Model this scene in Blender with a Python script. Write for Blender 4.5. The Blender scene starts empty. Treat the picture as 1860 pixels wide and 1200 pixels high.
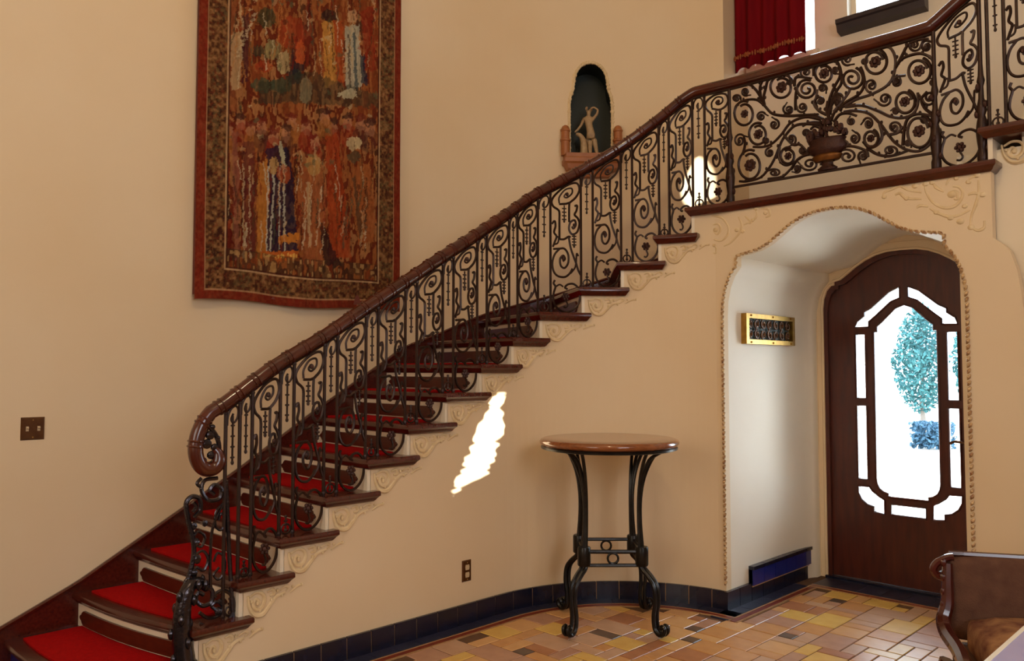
import bpy, bmesh, math, random
import numpy as np
from mathutils import Vector, geometry

random.seed(7); rng = np.random.default_rng(7)
PI = math.pi
scene = bpy.context.scene
COL = scene.collection

# ------------------------------------------------------------------ camera
F_PX, EYE, PITCH = 1456.0, 1.5, math.atan(70 / 1456.0)
cam_d = bpy.data.cameras.new('camera'); cam = bpy.data.objects.new('camera', cam_d); COL.objects.link(cam)
cam.location = (0, 0, EYE)
cam.rotation_euler = (PI / 2 + PITCH, 0, PI / 4)
cam_d.sensor_width = 36.0; cam_d.sensor_fit = 'HORIZONTAL'; cam_d.lens = 36.0 * F_PX / 1860.0
cam_d.clip_start = 0.05; cam_d.clip_end = 200
scene.camera = cam

# ------------------------------------------------------------------ colour management, world, lights
vs = scene.view_settings
scene.display_settings.display_device = 'sRGB'
vs.view_transform = 'Standard'; vs.look = 'None'; vs.gamma = 1.0; vs.use_curve_mapping = False
vs.exposure = 0.3

world = bpy.data.worlds.new('world'); scene.world = world; world.use_nodes = True
wn = world.node_tree.nodes; wl = world.node_tree.links
bg = wn['Background']; bg.inputs[0].default_value = (0.80, 0.90, 1.0, 1); bg.inputs[1].default_value = 10.0

SUN_DIR = Vector((0.925, -0.15, 0.345)).normalized()      # towards the sun
sl = bpy.data.lights.new('sun', 'SUN'); sun = bpy.data.objects.new('sun', sl); COL.objects.link(sun)
sl.energy = 14.0; sl.angle = math.radians(0.15); sl.color = (1.0, 0.96, 0.88)
sun.rotation_euler = SUN_DIR.to_track_quat('Z', 'Y').to_euler()

def area(name, loc, target, sx, sy, power, col):
    l = bpy.data.lights.new(name, 'AREA'); o = bpy.data.objects.new(name, l); COL.objects.link(o)
    l.shape = 'RECTANGLE'; l.size = sx; l.size_y = sy; l.energy = power; l.color = col
    o.location = loc; o.rotation_euler = (Vector(loc) - Vector(target)).to_track_quat('Z', 'Y').to_euler()
    return o
# area lamp for daylight from unseen windows opposite the stairs
area('window_daylight', (3.42, 0.2, 2.7), (-4, 0.6, 2.0), 2.4, 3.2, 122, (0.85, 0.91, 1.0))
area('rear_window_daylight', (-1.6, -3.4, 2.3), (-2.6, 4.0, 1.6), 2.6, 2.8, 62, (1.0, 0.92, 0.82))  # warm fill added behind the camera; no window stands there

# ------------------------------------------------------------------ helpers
_s = math.sqrt(.5)
_r = Vector((_s, _s, 0)); _fh = Vector((-_s, _s, 0)); _up = Vector((0, 0, 1))
_fw = _fh * math.cos(PITCH) + _up * math.sin(PITCH); _u = _up * math.cos(PITCH) - _fh * math.sin(PITCH)
_C = Vector((0, 0, EYE))
def on_plane(x, y, axis, c):
    """a point of the photograph, taken to the real plane world[axis] = c"""
    d = _fw + _r * ((x - 930) / F_PX) - _u * ((y - 600) / F_PX)
    return _C + d * ((c - _C[axis]) / d[axis])

def srgb(r, g, b):
    f = lambda c: ((c / 255 + 0.055) / 1.055) ** 2.4 if c / 255 > 0.04045 else c / 255 / 12.92
    return (f(r), f(g), f(b), 1)

def link(o, parent=None):
    COL.objects.link(o)
    if parent is not None: o.parent = parent
    return o
def tag(o, label=None, cat=None, group=None, kind=None):
    if label: o['label'] = label
    if cat: o['category'] = cat
    if group: o['group'] = group
    if kind: o['kind'] = kind
    return o
def empty(name, loc=(0, 0, 0), rz=0.0):
    o = bpy.data.objects.new(name, None); o.empty_display_size = .1
    o.location = loc; o.rotation_euler = (0, 0, rz); return link(o)

class MB:
    def __init__(self): self.v = []; self.f = []
    def add(self, vs, fs):
        n = len(self.v); self.v += [tuple(p) for p in vs]; self.f += [tuple(i + n for i in q) for q in fs]
    def box(self, x0, x1, y0, y1, z0, z1):
        self.add([(x0,y0,z0),(x1,y0,z0),(x1,y1,z0),(x0,y1,z0),(x0,y0,z1),(x1,y0,z1),(x1,y1,z1),(x0,y1,z1)],
                 [(0,3,2,1),(4,5,6,7),(0,1,5,4),(1,2,6,5),(2,3,7,6),(3,0,4,7)])
    def hexa(self, p8):
        self.add(p8, [(0,3,2,1),(4,5,6,7),(0,1,5,4),(1,2,6,5),(2,3,7,6),(3,0,4,7)])
    def tube(self, pts, rad, sides=6, closed=False, flat=1.0, flat_axis=None):
        pts = [Vector(p) for p in pts]
        q = [pts[0]]
        for p in pts[1:]:
            if (p - q[-1]).length > 1e-5: q.append(p)
        pts = q; n = len(pts)
        if n < 2: return
        R = rad if callable(rad) else (lambda t: rad)
        up = Vector(flat_axis) if flat_axis is not None else None
        prev = None; rings = []
        for i, p in enumerate(pts):
            a = pts[i - 1] if (i > 0 or closed) else pts[i]
            b = pts[(i + 1) % n] if (i < n - 1 or closed) else pts[i]
            t = (b - a)
            t = t.normalized() if t.length > 1e-9 else Vector((0, 0, 1))
            if up is not None:
                nx = up - t * up.dot(t)
                if nx.length < 1e-4: nx = prev if prev is not None else t.orthogonal()
            elif prev is None: nx = t.orthogonal()
            else: nx = prev - t * prev.dot(t)
            nx.normalize(); prev = nx; ny = t.cross(nx)
            r = R(i / (n - 1)); ring = []
            for k in range(sides):
                an = 2 * PI * (k + .5) / sides
                ring.append(p + nx * (r * flat * math.cos(an)) + ny * (r * math.sin(an)))
            rings.append(ring)
        base = len(self.v)
        for ring in rings: self.v += [tuple(p) for p in ring]
        m = n if closed else n - 1
        for i in range(m):
            for k in range(sides):
                a = base + i * sides + k; b = base + i * sides + (k + 1) % sides
                c = base + ((i + 1) % n) * sides + (k + 1) % sides; d = base + ((i + 1) % n) * sides + k
                self.f.append((a, b, c, d))
        if not closed:
            self.f.append(tuple(base + k for k in reversed(range(sides))))
            self.f.append(tuple(base + (n - 1) * sides + k for k in range(sides)))
    def lathe(self, prof, c=(0, 0, 0), seg=16, sx=1.0, sy=1.0):
        base = len(self.v); n = len(prof)
        for r, z in prof:
            for k in range(seg):
                a = 2 * PI * k / seg
                self.v.append((c[0] + r * sx * math.cos(a), c[1] + r * sy * math.sin(a), c[2] + z))
        for i in range(n - 1):
            for k in range(seg):
                a = base + i * seg + k; b = base + i * seg + (k + 1) % seg
                self.f.append((a, b, b + seg, a + seg))
        self.f.append(tuple(base + k for k in reversed(range(seg))))
        self.f.append(tuple(base + (n - 1) * seg + k for k in range(seg)))
    def ball(self, c, rx, ry=None, rz=None, seg=8, rings=6):
        ry = ry or rx; rz = rz or rx
        prof = [(max(1e-4, math.sin(PI * i / rings)), -math.cos(PI * i / rings)) for i in range(rings + 1)]
        base = len(self.v)
        self.lathe([(p, z * rz) for p, z in prof], c, seg, rx, ry)
    def plate(self, outer, holes, to3d, d0, d1):
        """flat plate with holes; to3d(u, v, d) maps to space; d0 and d1 are the two faces"""
        loops = [outer] + list(holes)
        flat = [p for l in loops for p in l]
        tris = geometry.tessellate_polygon([[Vector((p[0], p[1], 0)) for p in l] for l in loops])
        n = len(flat); base = len(self.v)
        self.v += [tuple(to3d(p[0], p[1], d0)) for p in flat] + [tuple(to3d(p[0], p[1], d1)) for p in flat]
        for t in tris:
            self.f.append(tuple(base + i for i in t)); self.f.append(tuple(base + n + i for i in reversed(t)))
        k = 0
        for l in loops:
            m = len(l)
            for i in range(m):
                a, b = k + i, k + (i + 1) % m
                self.f.append((base + a, base + b, base + n + b, base + n + a))
            k += m
    def mesh(self, name, mat, smooth=True, angle=40, fix=True):
        me = bpy.data.meshes.new(name); me.from_pydata(self.v, [], self.f)
        if fix:
            bm = bmesh.new(); bm.from_mesh(me)
            bmesh.ops.recalc_face_normals(bm, faces=bm.faces); bm.to_mesh(me); bm.free()
        if mat: me.materials.append(mat)
        if smooth:
            me.shade_smooth(); me.set_sharp_from_angle(angle=math.radians(angle))
        return me
    def build(self, name, mat, parent=None, smooth=True, angle=40, fix=True):
        return link(bpy.data.objects.new(name, self.mesh(name, mat, smooth, angle, fix)), parent)

def catmull(pts, n=6, closed=False):
    P = [np.array(p, float) for p in pts]; out = []; m = len(P)
    for i in range(m if closed else m - 1):
        p1, p2 = P[i], P[(i + 1) % m]
        p0 = P[i - 1] if (i > 0 or closed) else 2 * p1 - p2
        p3 = P[(i + 2) % m] if (i < m - 2 or closed) else 2 * p2 - p1
        for k in range(n):
            t = k / n
            out.append(.5 * ((2 * p1) + (-p0 + p2) * t + (2 * p0 - 5 * p1 + 4 * p2 - p3) * t * t + (-p0 + 3 * p1 - 3 * p2 + p3) * t ** 3))
    if not closed: out.append(P[-1])
    return [tuple(p) for p in out]
def spiral(cx, cy, r0, r1, a0, turns, n=26, ry=1.0):
    """from radius r0 at angle a0 (degrees) winding inward; turns > 0 is anticlockwise"""
    out = []
    for i in range(n + 1):
        t = i / n; r = r0 + (r1 - r0) * t ** .85; a = math.radians(a0) + 2 * PI * turns * t
        out.append((cx + r * math.cos(a), cy + r * ry * math.sin(a)))
    return out

# ------------------------------------------------------------------ materials
def mat(name, col, rough=.5, metal=0.0, spec=.5, noise=0.0, nscale=6.0, col2=None, bump=0.0, bscale=60.0, stretch=None, coat=0.0, detail=4):
    m = bpy.data.materials.new(name); m.use_nodes = True
    N, L = m.node_tree.nodes, m.node_tree.links; b = N['Principled BSDF']
    b.inputs['Base Color'].default_value = col; b.inputs['Roughness'].default_value = rough
    b.inputs['Metallic'].default_value = metal; b.inputs['Specular IOR Level'].default_value = spec
    b.inputs['Coat Weight'].default_value = coat
    tc = N.new('ShaderNodeTexCoord'); vec = tc.outputs['Object']
    if stretch:
        mp = N.new('ShaderNodeMapping'); mp.inputs['Scale'].default_value = stretch; L.new(vec, mp.inputs[0]); vec = mp.outputs[0]
    if col2 is not None:
        nz = N.new('ShaderNodeTexNoise'); nz.inputs['Scale'].default_value = nscale; nz.inputs['Detail'].default_value = detail
        L.new(vec, nz.inputs['Vector'])
        rp = N.new('ShaderNodeValToRGB'); rp.color_ramp.elements[0].position = .5 - noise; rp.color_ramp.elements[1].position = .5 + noise
        rp.color_ramp.elements[0].color = col; rp.color_ramp.elements[1].color = col2
        L.new(nz.outputs['Fac'], rp.inputs[0]); L.new(rp.outputs[0], b.inputs['Base Color'])
    if bump > 0:
        n2 = N.new('ShaderNodeTexNoise'); n2.inputs['Scale'].default_value = bscale; n2.inputs['Detail'].default_value = 5
        L.new(vec, n2.inputs['Vector'])
        bp = N.new('ShaderNodeBump'); bp.inputs['Strength'].default_value = bump; bp.inputs['Distance'].default_value = .01
        L.new(n2.outputs['Fac'], bp.inputs['Height']); L.new(bp.outputs[0], b.inputs['Normal'])
    return m

M = {}
M['plaster'] = mat('plaster', srgb(233, 210, 174), .62, spec=.35, noise=.3, nscale=1.3, col2=srgb(228, 200, 158), bump=.10, bscale=7)
M['plaster_pale'] = mat('plaster_pale', srgb(238, 222, 194), .6, noise=.3, nscale=1.6, col2=srgb(232, 212, 178), bump=.06, bscale=9)
M['plaster_relief'] = mat('plaster_relief', srgb(236, 212, 168), .55, noise=.3, nscale=20, col2=srgb(214, 184, 134), bump=.1)
M['white_wall'] = mat('white_wall_paint', srgb(238, 226, 206), .55, noise=.3, nscale=1.6, col2=srgb(232, 216, 192), bump=.06, bscale=9)
M['white_paint'] = mat('white_paint', srgb(244, 230, 206), .35, noise=.3, nscale=5, col2=srgb(234, 216, 186))
M['ceiling'] = mat('ceiling_paint', srgb(236, 222, 196), .8)
M['wood'] = mat('dark_red_wood', srgb(60, 17, 10), .20, spec=.6, noise=.25, nscale=5, col2=srgb(88, 30, 17), stretch=(3, 14, 14), coat=.25, bump=.05)
M['wood_panel'] = mat('riser_panel_wood', srgb(66, 22, 12), .3, noise=.25, nscale=5, col2=srgb(92, 36, 18), stretch=(3, 10, 20))
M['rail_wood'] = mat('handrail_wood', srgb(58, 20, 11), .22, spec=.6, noise=.25, nscale=8, col2=srgb(92, 36, 18), coat=.3)
M['door_wood'] = mat('door_wood', srgb(62, 22, 13), .33, noise=.25, nscale=3, col2=srgb(92, 38, 22), stretch=(9, 9, 1.2), bump=.06, bscale=30)
M['carpet'] = mat('red_carpet', srgb(186, 12, 12), .95, spec=.1, noise=.25, nscale=60, col2=srgb(158, 6, 8), bump=.5, bscale=350)
M['iron'] = mat('wrought_iron', srgb(40, 24, 18), .4, metal=.5, spec=.5, noise=.25, nscale=14, col2=srgb(62, 38, 26), bump=.12, bscale=70)
M['iron_leaf'] = mat('iron_leaf', srgb(44, 20, 14), .45, metal=.4, noise=.3, nscale=40, col2=srgb(74, 38, 24), bump=.3, bscale=120)
M['iron_newel'] = mat('polished_iron', srgb(58, 54, 60), .18, metal=.85, noise=.3, nscale=20, col2=srgb(74, 66, 66), bump=.25, bscale=60)
M['gilt'] = mat('dull_gilt', srgb(150, 96, 40), .4, metal=.7, noise=.3, nscale=20, col2=srgb(92, 54, 24))
M['brass'] = mat('brass', srgb(196, 152, 70), .3, metal=.9, noise=.25, nscale=25, col2=srgb(150, 108, 44))
M['plate_brown'] = mat('brown_bronze', srgb(104, 66, 30), .4, metal=.6, noise=.3, nscale=30, col2=srgb(80, 46, 20))
M['ivory'] = mat('ivory', srgb(205, 180, 140), .4)
M['black_tile'] = mat('navy_glazed_tile', srgb(28, 30, 52), .22, noise=.3, nscale=9, col2=srgb(16, 17, 32), bump=.05, bscale=20)
M['navy_floor'] = mat('navy_floor_tile', srgb(50, 52, 76), .35, noise=.3, nscale=7, col2=srgb(36, 36, 56), bump=.05, bscale=20)
M['blue_tile'] = mat('blue_glazed_tile', srgb(36, 44, 128), .18, noise=.3, nscale=9, col2=srgb(24, 30, 92))
M['grout'] = mat('grout', srgb(112, 78, 48), .85, noise=.3, nscale=30, col2=srgb(84, 56, 36), bump=.2, bscale=150)
M['red_tile'] = mat('oxblood_tile', srgb(138, 56, 32), .3, noise=.3, nscale=14, col2=srgb(112, 42, 26))
M['tan_tile'] = mat('tan_tile', srgb(190, 150, 104), .35, noise=.3, nscale=20, col2=srgb(160, 118, 78))
FT = [((206, 170, 92), (188, 146, 70), 3), ((192, 142, 86), (170, 118, 70), 4), ((186, 150, 120), (164, 126, 98), 4), ((178, 136, 110), (152, 112, 88), 3),
      ((200, 156, 104), (182, 134, 84), 4), ((168, 112, 74), (142, 90, 58), 2), ((96, 74, 60), (70, 54, 46), .35)]
FT = [(tuple(min(255, int(c * 1.13)) for c in a), tuple(min(255, int(c * 1.15)) for c in b), w) for a, b, w in FT]
FLOOR_M = [mat('clay_tile', srgb(*a), .3, noise=.3, nscale=11, col2=srgb(*b), bump=.08, bscale=30) for a, b, w in FT]
M['table_wood'] = mat('table_wood', srgb(120, 66, 34), .16, spec=.6, noise=.25, nscale=4, col2=srgb(158, 94, 52), stretch=(2, 16, 16), coat=.5)
M['table_iron'] = mat('table_iron', srgb(52, 48, 44), .3, metal=.75, noise=.3, nscale=18, col2=srgb(30, 28, 26), bump=.1)
M['niche_green'] = mat('niche_green', srgb(26, 38, 30), .6, noise=.3, nscale=4, col2=srgb(40, 40, 26), bump=.1)
M['terracotta_wood'] = mat('honey_wood', srgb(176, 108, 56), .45, noise=.3, nscale=12, col2=srgb(146, 84, 42), bump=.1)
M['statue'] = mat('statue_stone', srgb(196, 164, 120), .5, noise=.3, nscale=30, col2=srgb(150, 116, 74))
M['velvet'] = mat('red_velvet', srgb(128, 4, 14), .85, spec=.15, noise=.3, nscale=3, col2=srgb(96, 0, 10), stretch=(6, 6, .6), bump=.2, bscale=90)
M['fringe'] = mat('gold_fringe', srgb(176, 96, 40), .7, noise=.3, nscale=60, col2=srgb(120, 50, 24))
M['sill_wood'] = mat('sill_wood', srgb(42, 36, 44), .35, noise=.3, nscale=8, col2=srgb(60, 46, 48))
M['fabric'] = mat('brown_tapestry_fabric', srgb(116, 82, 64), .9, spec=.1, noise=.3, nscale=16, col2=srgb(88, 60, 48), bump=.4, bscale=220)
M['fabric_seat'] = mat('floral_seat_fabric', srgb(176, 132, 94), .9, spec=.1, noise=.2, nscale=14, col2=srgb(104, 62, 56), bump=.4, bscale=200, detail=6)
M['chair_wood'] = mat('carved_mahogany', srgb(84, 26, 16), .22, spec=.6, noise=.3, nscale=10, col2=srgb(52, 14, 10), coat=.4)
M['gloss_top'] = mat('pale_gloss_top', srgb(150, 158, 240), .12, spec=.8, noise=.3, nscale=2, col2=srgb(178, 184, 244), coat=.6)
M['gloss_edge'] = mat('pale_edge', srgb(252, 250, 238), .2)
M['gravel'] = mat('pale_drive', srgb(220, 214, 204), .9, noise=.3, nscale=3, col2=srgb(232, 228, 220), bump=.2, bscale=40)
M['pale_brick'] = mat('pale_brick', srgb(226, 216, 206), .9, noise=.3, nscale=4, col2=srgb(212, 198, 186), bump=.2, bscale=30)
M['leaf'] = mat('blue_green_leaf', srgb(30, 66, 70), .6, spec=.2, noise=.3, nscale=3, col2=srgb(56, 104, 104))
M['hedge'] = mat('hedge_leaf', srgb(26, 52, 72), .7, spec=.2, noise=.3, nscale=3, col2=srgb(48, 78, 96))
M['bark'] = mat('bark', srgb(110, 100, 92), .9, noise=.3, nscale=12, col2=srgb(84, 74, 66), bump=.4)
M['curtain_heavy'] = mat('heavy_drape', srgb(120, 60, 44), .9, noise=.3, nscale=5, col2=srgb(96, 44, 34))
def rope_mat():
    m = mat('rope_moulding', srgb(150, 104, 60), .5, noise=.12, nscale=34, col2=srgb(214, 180, 128), bump=.2); return m
M['rope'] = rope_mat()
def glass_mat():
    m = bpy.data.materials.new('window_glass'); m.use_nodes = True
    N, L = m.node_tree.nodes, m.node_tree.links
    for n in list(N): N.remove(n)
    o = N.new('ShaderNodeOutputMaterial'); mx = N.new('ShaderNodeMixShader'); t = N.new('ShaderNodeBsdfTransparent'); g = N.new('ShaderNodeBsdfGlossy')
    g.inputs['Roughness'].default_value = .03; t.inputs[0].default_value = (.94, .98, 1, 1)
    fr = N.new('ShaderNodeFresnel'); fr.inputs['IOR'].default_value = 1.3
    L.new(fr.outputs[0], mx.inputs[0]); L.new(t.outputs[0], mx.inputs[1]); L.new(g.outputs[0], mx.inputs[2]); L.new(mx.outputs[0], o.inputs[0])
    return m
M['glass'] = glass_mat()

# ------------------------------------------------------------------ plan of the stair
A_IN, R_IN, CX, CY = -3.60, 1.05, -2.55, 3.50     # inner face of the stair wall: straight, quarter turn, straight
W_ST = 1.02                                        # stair width to the outer wall
B_ARCH = CY + R_IN                                 # 4.55, plane of the arch wall
S_END = CY + R_IN * PI / 2
def path(s, off=0.0):
    """s along the inner face, off > 0 towards the outer wall"""
    if s <= CY: return Vector((A_IN - off, s, 0))
    if s <= S_END:
        t = (s - CY) / R_IN; r = R_IN + off
        return Vector((CX - r * math.cos(t), CY + r * math.sin(t), 0))
    return Vector((CX + (s - S_END), B_ARCH + off, 0))
def pz(s, z, off=0.0):
    p = path(s, off); p.z = z; return p
def s_of_a(a): return S_END + (a - CX)

RISE = .17
deg = lambda d: CY + R_IN * math.radians(d)
# front of each step at the inner face / at the outer wall
STEP_IN = {1: 1.22, 2: 1.58, 3: 1.79, 4: 2.00, 5: 2.25, 6: 2.505, 7: 2.77, 8: 3.045, 9: 3.32, 10: 3.59, 11: deg(17), 12: deg(33.5), 13: deg(48), 14: deg(61.5), 15: deg(73.5)}
STEP_OUT = {1: 1.10, 2: 1.40, 3: 1.70, 4: 1.99, 5: 2.27, 6: 2.54, 7: 2.81, 8: 3.085, 9: 3.355, 10: 3.64, 11: deg(19.5), 12: deg(35.5), 13: deg(49.5), 14: deg(62), 15: deg(73.5)}
STEP_IN[16] = STEP_OUT[16] = s_of_a(-1.135)
for k in (17, 18, 19): STEP_IN[k] = STEP_OUT[k] = STEP_IN[16] + .27 * (k - 16)
BULGE = {1: .05, 2: .035, 3: .015}
def front(k, off):
    t = max(0, min(1, off / W_ST)); s = STEP_IN[k] + (STEP_OUT[k] - STEP_IN[k]) * t
    return s - BULGE.get(k, 0) * math.sin(PI * t)

# ------------------------------------------------------------------ room shell
CEIL = 6.6; R_OUT = R_IN + W_ST; A_OUT = A_IN - W_ST; A_R = 3.5; B_BACK = -3.5; B_WIN = 5.9
# outer wall with the statue niche
N_L, N_R, N_Z0 = 39.1, 48.7, 3.20
def niche_top(d):
    x = abs((d - (N_L + N_R) / 2) / ((N_R - N_L) / 2))
    if x >= .999: return 3.62
    if x > .80: return 3.66 + (1 - x) / .2 * .09
    if x > .76: return 3.80
    return 3.80 + .165 * math.sqrt(max(0, 1 - (x / .78) ** 2))
def outer(d, r=0.0):
    t = math.radians(d); q = R_OUT + r
    return Vector((CX - q * math.cos(t), CY + q * math.sin(t), 0))
mb = MB()
def wall_quad(mb, p, q, z0, z1):
    mb.add([(p.x, p.y, z0), (q.x, q.y, z0), (q.x, q.y, z1), (p.x, p.y, z1)], [(0, 1, 2, 3)])
wall_quad(mb, Vector((A_OUT, B_BACK, 0)), Vector((A_OUT, CY, 0)), 0, CEIL)
ds = sorted(set([round(x, 2) for x in np.linspace(0, 39.1, 22)] + [round(x, 3) for x in np.linspace(N_L, N_R, 49)] + [round(x, 2) for x in np.linspace(48.7, 72.9, 14)]))
for a, b in zip(ds, ds[1:]):
    m = (a + b) / 2
    if N_L <= m <= N_R:
        wall_quad(mb, outer(a), outer(b), 0, N_Z0)
        p, q = outer(a), outer(b); za, zb = niche_top(a), niche_top(b)
        mb.add([(p.x, p.y, za), (q.x, q.y, zb), (q.x, q.y, CEIL), (p.x, p.y, CEIL)], [(0, 1, 2, 3)])
    else: wall_quad(mb, outer(a), outer(b), 0, CEIL)
pe = outer(72.9)
wall_quad(mb, pe, Vector((pe.x - .03, B_WIN + .05, 0)), 0, CEIL)
# thickness behind
wall_quad(mb, Vector((A_OUT - .25, B_BACK, 0)), Vector((A_OUT - .25, CY, 0)), 0, CEIL)
for a, b in zip(range(0, 78, 6), range(6, 84, 6)): wall_quad(mb, outer(a, .45), outer(b, .45), 0, CEIL)
wall_left = tag(mb.build('wall_left', M['plaster'], fix=False, angle=25), kind='structure')

# niche lining and its plaster edge
mb = MB()
nd = np.linspace(N_L, N_R, 49)
for a, b in zip(nd, nd[1:]):
    p, q, p2, q2 = outer(a), outer(b), outer(a, .26), outer(b, .26)
    za, zb = niche_top(a), niche_top(b)
    mb.add([(p2.x, p2.y, N_Z0), (q2.x, q2.y, N_Z0), (q2.x, q2.y, zb), (p2.x, p2.y, za)], [(0, 1, 2, 3)])
    mb.add([(p.x, p.y, za), (q.x, q.y, zb), (q2.x, q2.y, zb), (p2.x, p2.y, za)], [(0, 1, 2, 3)])
    mb.add([(p.x, p.y, N_Z0), (q.x, q.y, N_Z0), (q2.x, q2.y, N_Z0), (p2.x, p2.y, N_Z0)], [(0, 1, 2, 3)])
for d in (N_L, N_R):
    p, p2 = outer(d), outer(d, .26); mb.add([(p.x, p.y, N_Z0), (p2.x, p2.y, N_Z0), (p2.x, p2.y, 3.7), (p.x, p.y, 3.7)], [(0, 1, 2, 3)])
mb.build('niche_lining', M['niche_green'], wall_left, smooth=False, fix=False)
mb = MB()
edge = [(N_L, N_Z0 + .0)] + [(N_L, z) for z in np.linspace(3.28, 3.6, 5)] + [(d, niche_top(d)) for d in nd] + [(N_R, z) for z in np.linspace(3.6, 3.28, 5)] + [(N_R, N_Z0)]
pts = [outer(d, -.004) + Vector((0, 0, z)) for d, z in edge]
for i in range(len(pts) - 1):
    n = max(1, int((pts[i + 1] - pts[i]).length / .022))
    for k in range(n):
        c = pts[i].lerp(pts[i + 1], (k + .5) / n)
        if i % 2 == 0 or n > 1: mb.ball(c, .013 + .006 * random.random(), seg=6, rings=4)
mb.tube(pts, .012, 6)
mb.build('niche_moulding', M['plaster_relief'], wall_left)

# floor slab, ceiling, back and right walls
mb = MB(); mb.box(A_OUT - .3, A_R + .3, B_BACK - .3, B_WIN + .05, -.12, -.004)
floor = tag(mb.build('floor', M['grout'], smooth=False), kind='structure')
mb = MB(); mb.box(A_OUT - .6, A_R + .3, B_BACK - .3, B_WIN + .4, CEIL, CEIL + .2)
tag(mb.build('ceiling', M['ceiling'], smooth=False), kind='structure')
RW = dict(b0=1.5, b1=2.9, z0=2.6, z1=4.9)
def to_right_wall(p):
    t = (A_R - .03 - p.x) / SUN_DIR.x; return p + SUN_DIR * t
def on_outer(x, y):
    d = on_plane(x, y, 1, 5.0) - _C; A = d.x ** 2 + d.y ** 2; B = -2 * (d.x * CX + d.y * CY); c = CX * CX + CY * CY - R_OUT ** 2
    return _C + d * ((-B + math.sqrt(B * B - 4 * A * c)) / (2 * A))
SLIT = []
for y, xl, xr in ((285, 1262, 1270), (300, 1252, 1284), (318, 1240, 1294), (336, 1236, 1300), (352, 1240, 1300), (368, 1250, 1300)):
    p, q = to_right_wall(on_outer(xl, y)), to_right_wall(on_outer(xr, y)); SLIT.append(((p.z + q.z) / 2, min(p.y, q.y), max(p.y, q.y)))
SLIT.sort()
RW2 = dict(b0=min(r[1] for r in SLIT) - .2, b1=max(r[2] for r in SLIT) + .2, z0=SLIT[0][0] - .2, z1=SLIT[-1][0] + .2)
mb = MB(); ident = lambda u, v, d: (d, u, v)
rect = lambda w: [(w['b0'], w['z0']), (w['b1'], w['z0']), (w['b1'], w['z1']), (w['b0'], w['z1'])]
mb.plate([(B_BACK, 0), (B_WIN, 0), (B_WIN, CEIL), (B_BACK, CEIL)], [rect(RW), rect(RW2)], ident, A_R, A_R + .12)
tag(mb.build('wall_right', M['plaster'], smooth=False), kind='structure')
mb = MB(); mb.box(A_OUT - .25, A_R + .2, B_BACK - .15, B_BACK, 0, CEIL)
tag(mb.build('wall_back', M['plaster'], smooth=False), kind='structure')

# unseen masks added over two wall openings, gaps cut to shape the sun patches
def gap_mask(name, w, gap, label):
    """gap: list of (z, left, right) rows; everything else of the window is covered"""
    mb = MB(); x = A_R - .03
    rows = [(w['z0'] - .1, None, None)] + gap + [(w['z1'] + .1, None, None)]
    rows = sorted(rows, key=lambda r: r[0])
    zs = [r[0] for r in rows]
    def strip(b0a, b1a, za, b0b, b1b, zb):
        mb.add([(x, b0a, za), (x, b1a, za), (x, b1b, zb), (x, b0b, zb), (x + .01, b0a, za), (x + .01, b1a, za), (x + .01, b1b, zb), (x + .01, b0b, zb)],
               [(0, 3, 2, 1), (4, 5, 6, 7), (0, 1, 5, 4), (1, 2, 6, 5), (2, 3, 7, 6), (3, 0, 4, 7)])
    L0, R0 = w['b0'] - .1, w['b1'] + .1
    g0, g1 = gap[0], gap[-1]
    strip(L0, R0, w['z0'] - .1, L0, R0, g0[0]); strip(L0, R0, g1[0], L0, R0, w['z1'] + .1)
    for r, q in zip(gap, gap[1:]):
        strip(L0, r[1], r[0], L0, q[1], q[0]); strip(r[2], R0, r[0], q[2], R0, q[0])
    o = mb.build(name, M['curtain_heavy'], smooth=False)
    tag(o, label, 'curtain'); return o
edge_l = [(712, 908), (722, 896), (760, 878), (790, 866), (815, 855), (840, 843), (862, 834), (880, 826), (900, 821)]
edge_r = [(712, 915), (722, 914), (760, 912), (790, 908), (815, 900), (840, 894), (862, 884), (880, 846), (900, 825)]
rows = []
for (y, xl), (_, xr) in zip(edge_l, edge_r):
    pl = on_plane(xl, y, 0, A_IN); pr = on_plane(xr, y, 0, A_IN)
    ql, qr = to_right_wall(pl), to_right_wall(pr); rows.append(((ql.z + qr.z) / 2, ql.y, qr.y))
rows.sort(); fine = []
for r, q in zip(rows, rows[1:]):
    for k in range(4):
        t = k / 4; j = random.uniform(-.028, .022)
        fine.append((r[0] + (q[0] - r[0]) * t, r[1] + (q[1] - r[1]) * t + j + .02 * random.uniform(-1, 1) * (k == 3), r[2] + (q[2] - r[2]) * t - j * 1.3 - .03 * random.random() * (k == 2)))
fine.append(rows[-1])
gap_mask('window_drape', RW, fine, 'heavy drape over the tall window opposite the stairs, parted in a slanting gap')
gap_mask('window_drape', RW2, SLIT, 'heavy drape over the small high window, parted in a narrow slit')

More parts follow.
